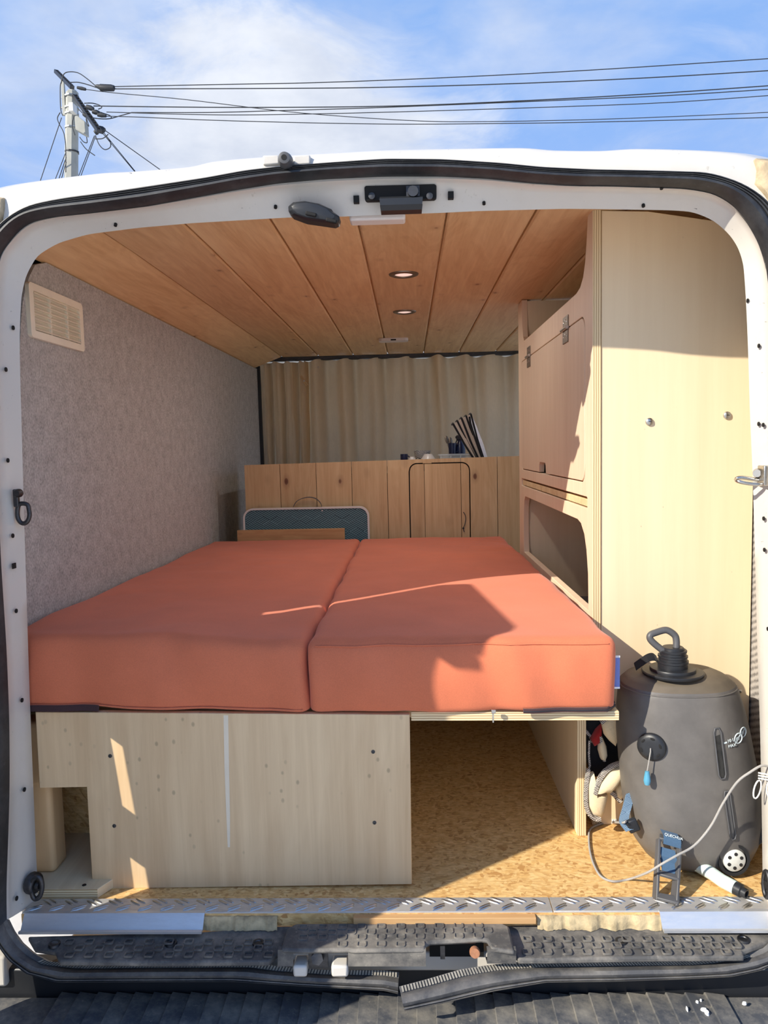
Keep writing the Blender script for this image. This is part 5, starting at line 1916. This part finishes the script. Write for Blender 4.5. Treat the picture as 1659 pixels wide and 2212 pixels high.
# patterned webbing at the left side of the bag
sp_ = [PY(1363, 1712, 1.50), PY(1354, 1745, 1.488), PY(1348, 1772, 1.472), PY(1362, 1793, 1.462)]
obj('shoulder_strap', MB().strap(smooth_path(sp_, 5), Vector((.020, .004, .004)), .0025, Vector((.1, -1, .1))), M['webbing'], bag, ang=60, label='blue patterned webbing strap')
bk = PY(1364, 1786, 1.462)
obj('strap_buckle', MB().obox(bk + Vector((.004, .006, 0)), Vector((.9, 0, .4)).normalized(), Vector((0, 1, 0)), Vector((-.4, 0, .9)).normalized(), .011, .006, .013), M['black'], bag, bevel=.003)

# ------------------------------------------------------------------ grey elastic cord with its knot
cpx = [(1700, 1652, 1.372), (1662, 1655, 1.370), (1645, 1654, 1.366), (1622, 1667, 1.362), (1592, 1690, 1.37), (1562, 1735, 1.385), (1535, 1785, 1.39), (1500, 1826, 1.385), (1462, 1848, 1.372), (1430, 1866, 1.368), (1400, 1884, 1.385)]
cp = [PY(x, y, d) for x, y, d in cpx]
cp += [PZ(x, y, .004) for x, y in ((1360, 1899), (1325, 1904), (1298, 1893), (1282, 1866), (1274, 1836), (1272, 1806), (1276, 1790), (1296, 1780), (1322, 1776))]
cp += [PY(1345, 1777, 1.468), PY(1352, 1774, 1.466)]
o = obj('elastic_cord', MB().tube(smooth_path(cp, 8), .0022, 8), M['cord'], ang=80)
tag(o, 'grey elastic cord looping from the right door post across the bag', 'cord')
kp = PY(1656, 1682, 1.364)
mb = MB()
for s in range(3):
    mb.tube([kp + Vector((-.016, -.002, .012 - .005 * s)), kp + Vector((0, -.006, .010 - .005 * s)), kp + Vector((.016, -.002, .013 - .005 * s))], .0017, 6)
for (dx, w_, h_, yy_) in ((-.013, .006, .034, 0), (.004, .006, .030, -.003), (.012, .005, .026, .001)):
    c = kp + Vector((dx, yy_, -.016))
    mb.tube([c + Vector((w_ * math.sin(th) + dx * .25 * (1 - math.cos(th)), 0, h_ / 2 * math.cos(th) - .004)) for th in [k * math.pi / 8 for k in range(16)]], .0015, 6, True)
obj('cord_knot', mb, M['cord_white'], o, ang=80, label='pale knot with small loops')
mb = MB()
kk = PY(1326, 1777, 1.60)
kk = PZ(1322, 1776, .006)
for s in range(3):
    mb.tube([kk + Vector((.004 * s, .0, -.002)), kk + Vector((.004 * s + .001, -.004, .002)), kk + Vector((.004 * s + .002, .002, .005))], .0017, 6)
obj('cord_twist', mb, M['cord_white'], o, ang=80)

# ------------------------------------------------------------------ bundle of cream canvas with patterned binding, behind the bag
bun = thing('canvas_bundle', (.42, 1.62, 0), 'crumpled cream canvas with black and white binding between bed and grey bag', 'bundle')


def canvas_fold(name, pts, d, edge, mat=M['cream'], thick=.010, eb=.0105, bulge=.012):
    ps = [PY(x, y, d) for x, y in pts]
    c = sum(ps, Vector()) / len(ps)
    rings = [[p + Vector((0, thick, 0)) for p in ps], [p for p in ps], [c.lerp(p, .75) + Vector((0, -bulge * .8, 0)) for p in ps], [c.lerp(p, .35) + Vector((0, -bulge, 0)) for p in ps]]
    o_ = obj(name, MB().loft(rings, True, True), mat, bun, ang=60)
    if edge:
        ep_ = [PY(x, y, d - .004) for x, y in edge]
        sm = smooth_path(ep_, 5)
        rings = []
        for i_, p in enumerate(sm):
            a_, b_ = sm[max(i_ - 1, 0)], sm[min(i_ + 1, len(sm) - 1)]
            tgv = (b_ - a_).normalized()
            sd = tgv.cross(Vector((0, 1, 0))).normalized()
            rings.append([p + sd * eb / 2 + Vector((0, .004, 0)), p + sd * eb * .3 + Vector((0, -.003, 0)), p - sd * eb * .3 + Vector((0, -.003, 0)), p - sd * eb / 2 + Vector((0, .004, 0))])
        obj('binding', MB().loft(rings, False), M['tweed'], o_, ang=60)
    return o_


canvas_fold('canvas_fold', [(1300, 1562), (1318, 1545), (1340, 1532), (1342, 1585), (1338, 1590), (1330, 1612), (1316, 1600), (1306, 1588)], 1.60, [(1299, 1562), (1308, 1554), (1320, 1543), (1338, 1534)])
canvas_fold('canvas_fold', [(1294, 1600), (1302, 1594), (1310, 1612), (1312, 1632), (1306, 1646), (1298, 1640), (1293, 1622)], 1.61, [(1297, 1590), (1299, 1608), (1302, 1624), (1306, 1644)], eb=.008)
canvas_fold('canvas_fold', [(1286, 1716), (1296, 1690), (1316, 1665), (1349, 1650), (1350, 1668), (1336, 1690), (1316, 1712), (1300, 1712)], 1.585, [(1286, 1716), (1290, 1698), (1304, 1672), (1324, 1656), (1350, 1648)], eb=.012, bulge=.018)
canvas_fold('canvas_fold', [(1268, 1690), (1274, 1672), (1283, 1670), (1284, 1700), (1286, 1718), (1312, 1716), (1313, 1722), (1305, 1756), (1298, 1768), (1280, 1760), (1270, 1742)], 1.592, [(1272, 1660), (1268, 1690), (1266, 1725), (1270, 1752), (1282, 1768), (1298, 1770)], eb=.010)
canvas_fold('canvas_fold', [(1330, 1700), (1348, 1680), (1352, 1702), (1340, 1728), (1330, 1722)], 1.60, [(1318, 1712), (1326, 1716), (1336, 1726), (1342, 1732)], eb=.012)
canvas_fold('red_fold', [(1276, 1598), (1288, 1578), (1300, 1566), (1300, 1592), (1294, 1604), (1284, 1612)], 1.615, None, M['red_cloth'])
canvas_fold('dark_fold', [(1262, 1545), (1342, 1538), (1348, 1600), (1346, 1660), (1310, 1672), (1276, 1680), (1264, 1620)], 1.632, [(1264, 1578), (1276, 1592), (1280, 1604)], M['black_fab'], eb=.009, bulge=.004)
obj('binding', MB().strap([PY(x, y, 1.61) for x, y in ((1273, 1600), (1272, 1630), (1274, 1655), (1268, 1668))], (.004, 0, 0), .002, (0, -1, 0)), M['tweed'], bun)

# ------------------------------------------------------------------ utility pole and overhead cables
DP = 15.0
pp = lambda x, y, d=DP: PY(x, y, d)
pole = thing('utility_pole', Vector((pp(155, 360).x, DP, -.62)), 'grey concrete utility pole with two crossarms rising behind the van roof', 'utility pole')
a, b = pp(156, 200), pp(154, 380)
pr_ = .118
rings = []
slope = (b - a) / (b.z - a.z)
for z, r_ in ((-.62, .185), (b.z, .125), (a.z, .112), (a.z + .03, .085)):
    c = a + slope * (z - a.z)
    rings.append([Vector((c.x + r_ * math.cos(th), c.y + r_ * math.sin(th), z)) for th in [math.pi / 8 + k * math.pi / 4 for k in range(8)]])
obj('pole_shaft', MB().loft(rings, True, True), M['pole'], pole, ang=20)
for y in (209, 234, 247, 277, 329):
    c = pp(155.5, y)
    obj('band', MB().lathe([(.128, -.012), (.136, -.012), (.136, .012), (.128, .012)], c, (0, 0, 1), 8), M['steel' if y < 300 else 'cable'], pole, ang=20)


def lattice(name, x0, y0, x1, y1, w, depth):
    w *= .55
    A, B = pp(x0, y0), pp(x1, y1, DP - depth)
    ax_ = (B - A).normalized()
    up = Vector((0, 0, 1))
    sd = ax_.cross(up).normalized()
    up = sd.cross(ax_)
    L = (B - A).length
    mb_ = MB()
    for s in (-1, 1):
        mb_.obox((A + B) / 2 + sd * w * s, ax_, up, sd, L / 2, .030, .006)
    k_ = int(L / .13)
    for i_ in range(k_ + 1):
        mb_.obox(A + ax_ * (L * i_ / k_), sd, up, ax_, w, .028, .014)
    o_ = obj(name, mb_, M['dark_steel'], pole, ang=None)
    return o_, A, B


lattice('crossarm', 121, 154, 156, 189, .055, 1.0)
lattice('crossarm', 158, 202, 215, 284, .07, 1.2)
obj('arm_bracket', MB().box(pp(133, 175).x, pp(139, 175).x, DP - .04, DP + .02, pp(136, 250).z, pp(136, 172).z), M['pole'], pole)
for y in (211, 233):
    c = pp(140, y)
    obj('bracket_bolt', MB().lathe([(.02, -.06), (.025, -.06), (.025, .06), (.0001, .06)], c, (1, 0, 0), 10), M['steel'], pole, ang=40)
a, b = pp(166, 256, DP - .2), pp(190, 295, DP - .2)
obj('junction_box', MB().prism([(a.x, a.z), (a.x + .05, a.z + .01), (b.x, a.z - .10), (b.x, b.z), (b.x - .06, b.z + .02), (a.x, b.z + .10)], [], fY(DP - .3), 0, .16), M['pole'], pole, bevel=.01)
obj('box_bracket', MB().box(pp(161, 240).x, pp(170, 240).x, DP - .26, DP - .08, pp(165, 252).z, pp(165, 234).z), M['rim'], pole)
for (x0, y0, x1, y1, r_) in ((167, 189, 185, 193, .025), (187, 230, 202, 236, .035), (200, 241, 214, 244, .035), (211, 248, 229, 250, .032), (214, 276, 226, 282, .04), (205, 288, 211, 283, .04), (217, 287, 221, 282, .035), (180, 246, 190, 252, .03)):
    obj('insulator', MB().tube([pp(x0, y0, DP - .7), pp((x0 + x1) / 2, (y0 + y1) / 2, DP - .7), pp(x1, y1, DP - .7)], [r_, r_ * 1.3, r_], 8), M['cable'], pole, ang=50)
loops = [[(132, 180), (138, 160), (152, 155), (170, 158), (188, 170), (207, 186)], [(140, 178), (152, 178), (170, 178), (190, 183), (208, 189)], [(132, 178), (130, 190), (131, 235), (136, 250)],
         [(182, 223), (200, 223), (214, 227), (220, 232), (212, 236)], [(130, 243), (124, 255), (128, 268), (138, 288), (142, 320), (142, 372)], [(172, 296), (180, 306), (188, 308), (187, 296)],
         [(174, 306), (186, 322), (205, 336)], [(206, 292), (214, 312), (226, 323), (238, 318), (238, 306), (228, 292)], [(170, 236), (190, 252), (230, 257), (260, 250), (285, 243)],
         [(215, 242), (238, 250), (240, 256)], [(206, 300), (222, 299), (234, 290)], [(160, 250), (156, 270), (162, 292)], [(186, 254), (192, 272), (188, 268), (186, 256)]]
for l in loops:
    obj('jumper_wire', MB().tube(smooth_path([pp(x, y, DP - .55) for x, y in l], 5), .0085, 6), M['cable'], pole, ang=80)
for (x0, y0, x1, y1) in ((133, 254, 84, 400), (142, 330, 116, 396), (143, 340, 124, 396), (143, 350, 130, 396), (204, 293, 168, 385), (206, 295, 171, 390), (222, 284, 300, 380), (221, 287, 302, 384), (226, 281, 362, 378)):
    obj('stay_wire', MB().tube([pp(x0, y0, DP - .5), pp(x1, y1, DP - .1)], .0075, 6), M['cable'], pole)

cables = [
    ([(247, 187), (450, 183), (700, 178), (1000, 166), (1300, 150), (1700, 124)], .0078, 'topmost overhead cable crossing the sky to the right edge'),
    ([(248, 192), (600, 191), (830, 188.5), (1100, 181), (1400, 168), (1720, 149)], .0088, 'second overhead cable from the top, starting at the black splice'),
    ([(185, 193), (250, 201), (400, 215), (600, 239), (750, 252), (900, 261), (1020, 263), (1250, 259), (1450, 252), (1720, 240)], .0064, 'thin overhead cable that slopes down from the upper crossarm across the others'),
    ([(202, 229), (500, 232), (830, 229.5), (1100, 219), (1400, 203), (1720, 181)], .009, 'thick middle overhead cable, third from the top at the right edge'),
    ([(285, 243), (450, 243), (600, 239), (830, 232), (1200, 217), (1450, 206), (1720, 189)], .0078, 'overhead cable running just under the thick middle one'),
    ([(230, 242), (400, 247), (560, 248), (830, 242.5), (1200, 231), (1450, 221), (1720, 202)], .007, 'overhead cable third from the bottom at the right edge'),
    ([(229, 251), (300, 253), (500, 261), (830, 268), (1150, 266), (1400, 261), (1720, 252)], .007, 'lowest overhead cable crossing the sky'),
]
for l, r_, lab in cables:
    o = obj('overhead_cable', MB().tube(smooth_path([PY(x, y, DP - .7) for x, y in l], 6), r_, 6), M['cable'], ang=80)
    tag(o, lab, 'cable', 'overhead cables strung to the right')
t = obj('cable_splice', MB().tube([pp(x, y, DP - .7) for x, y in ((206, 185), (209, 186), (216, 188), (217, 189), (240, 190), (246, 191), (248, 192))], [.018, .03, .045, .058, .058, .05, .015], 12), M['cable'], ang=50)
tag(t, 'black cylindrical splice hanging where the upper cables begin', 'splice')
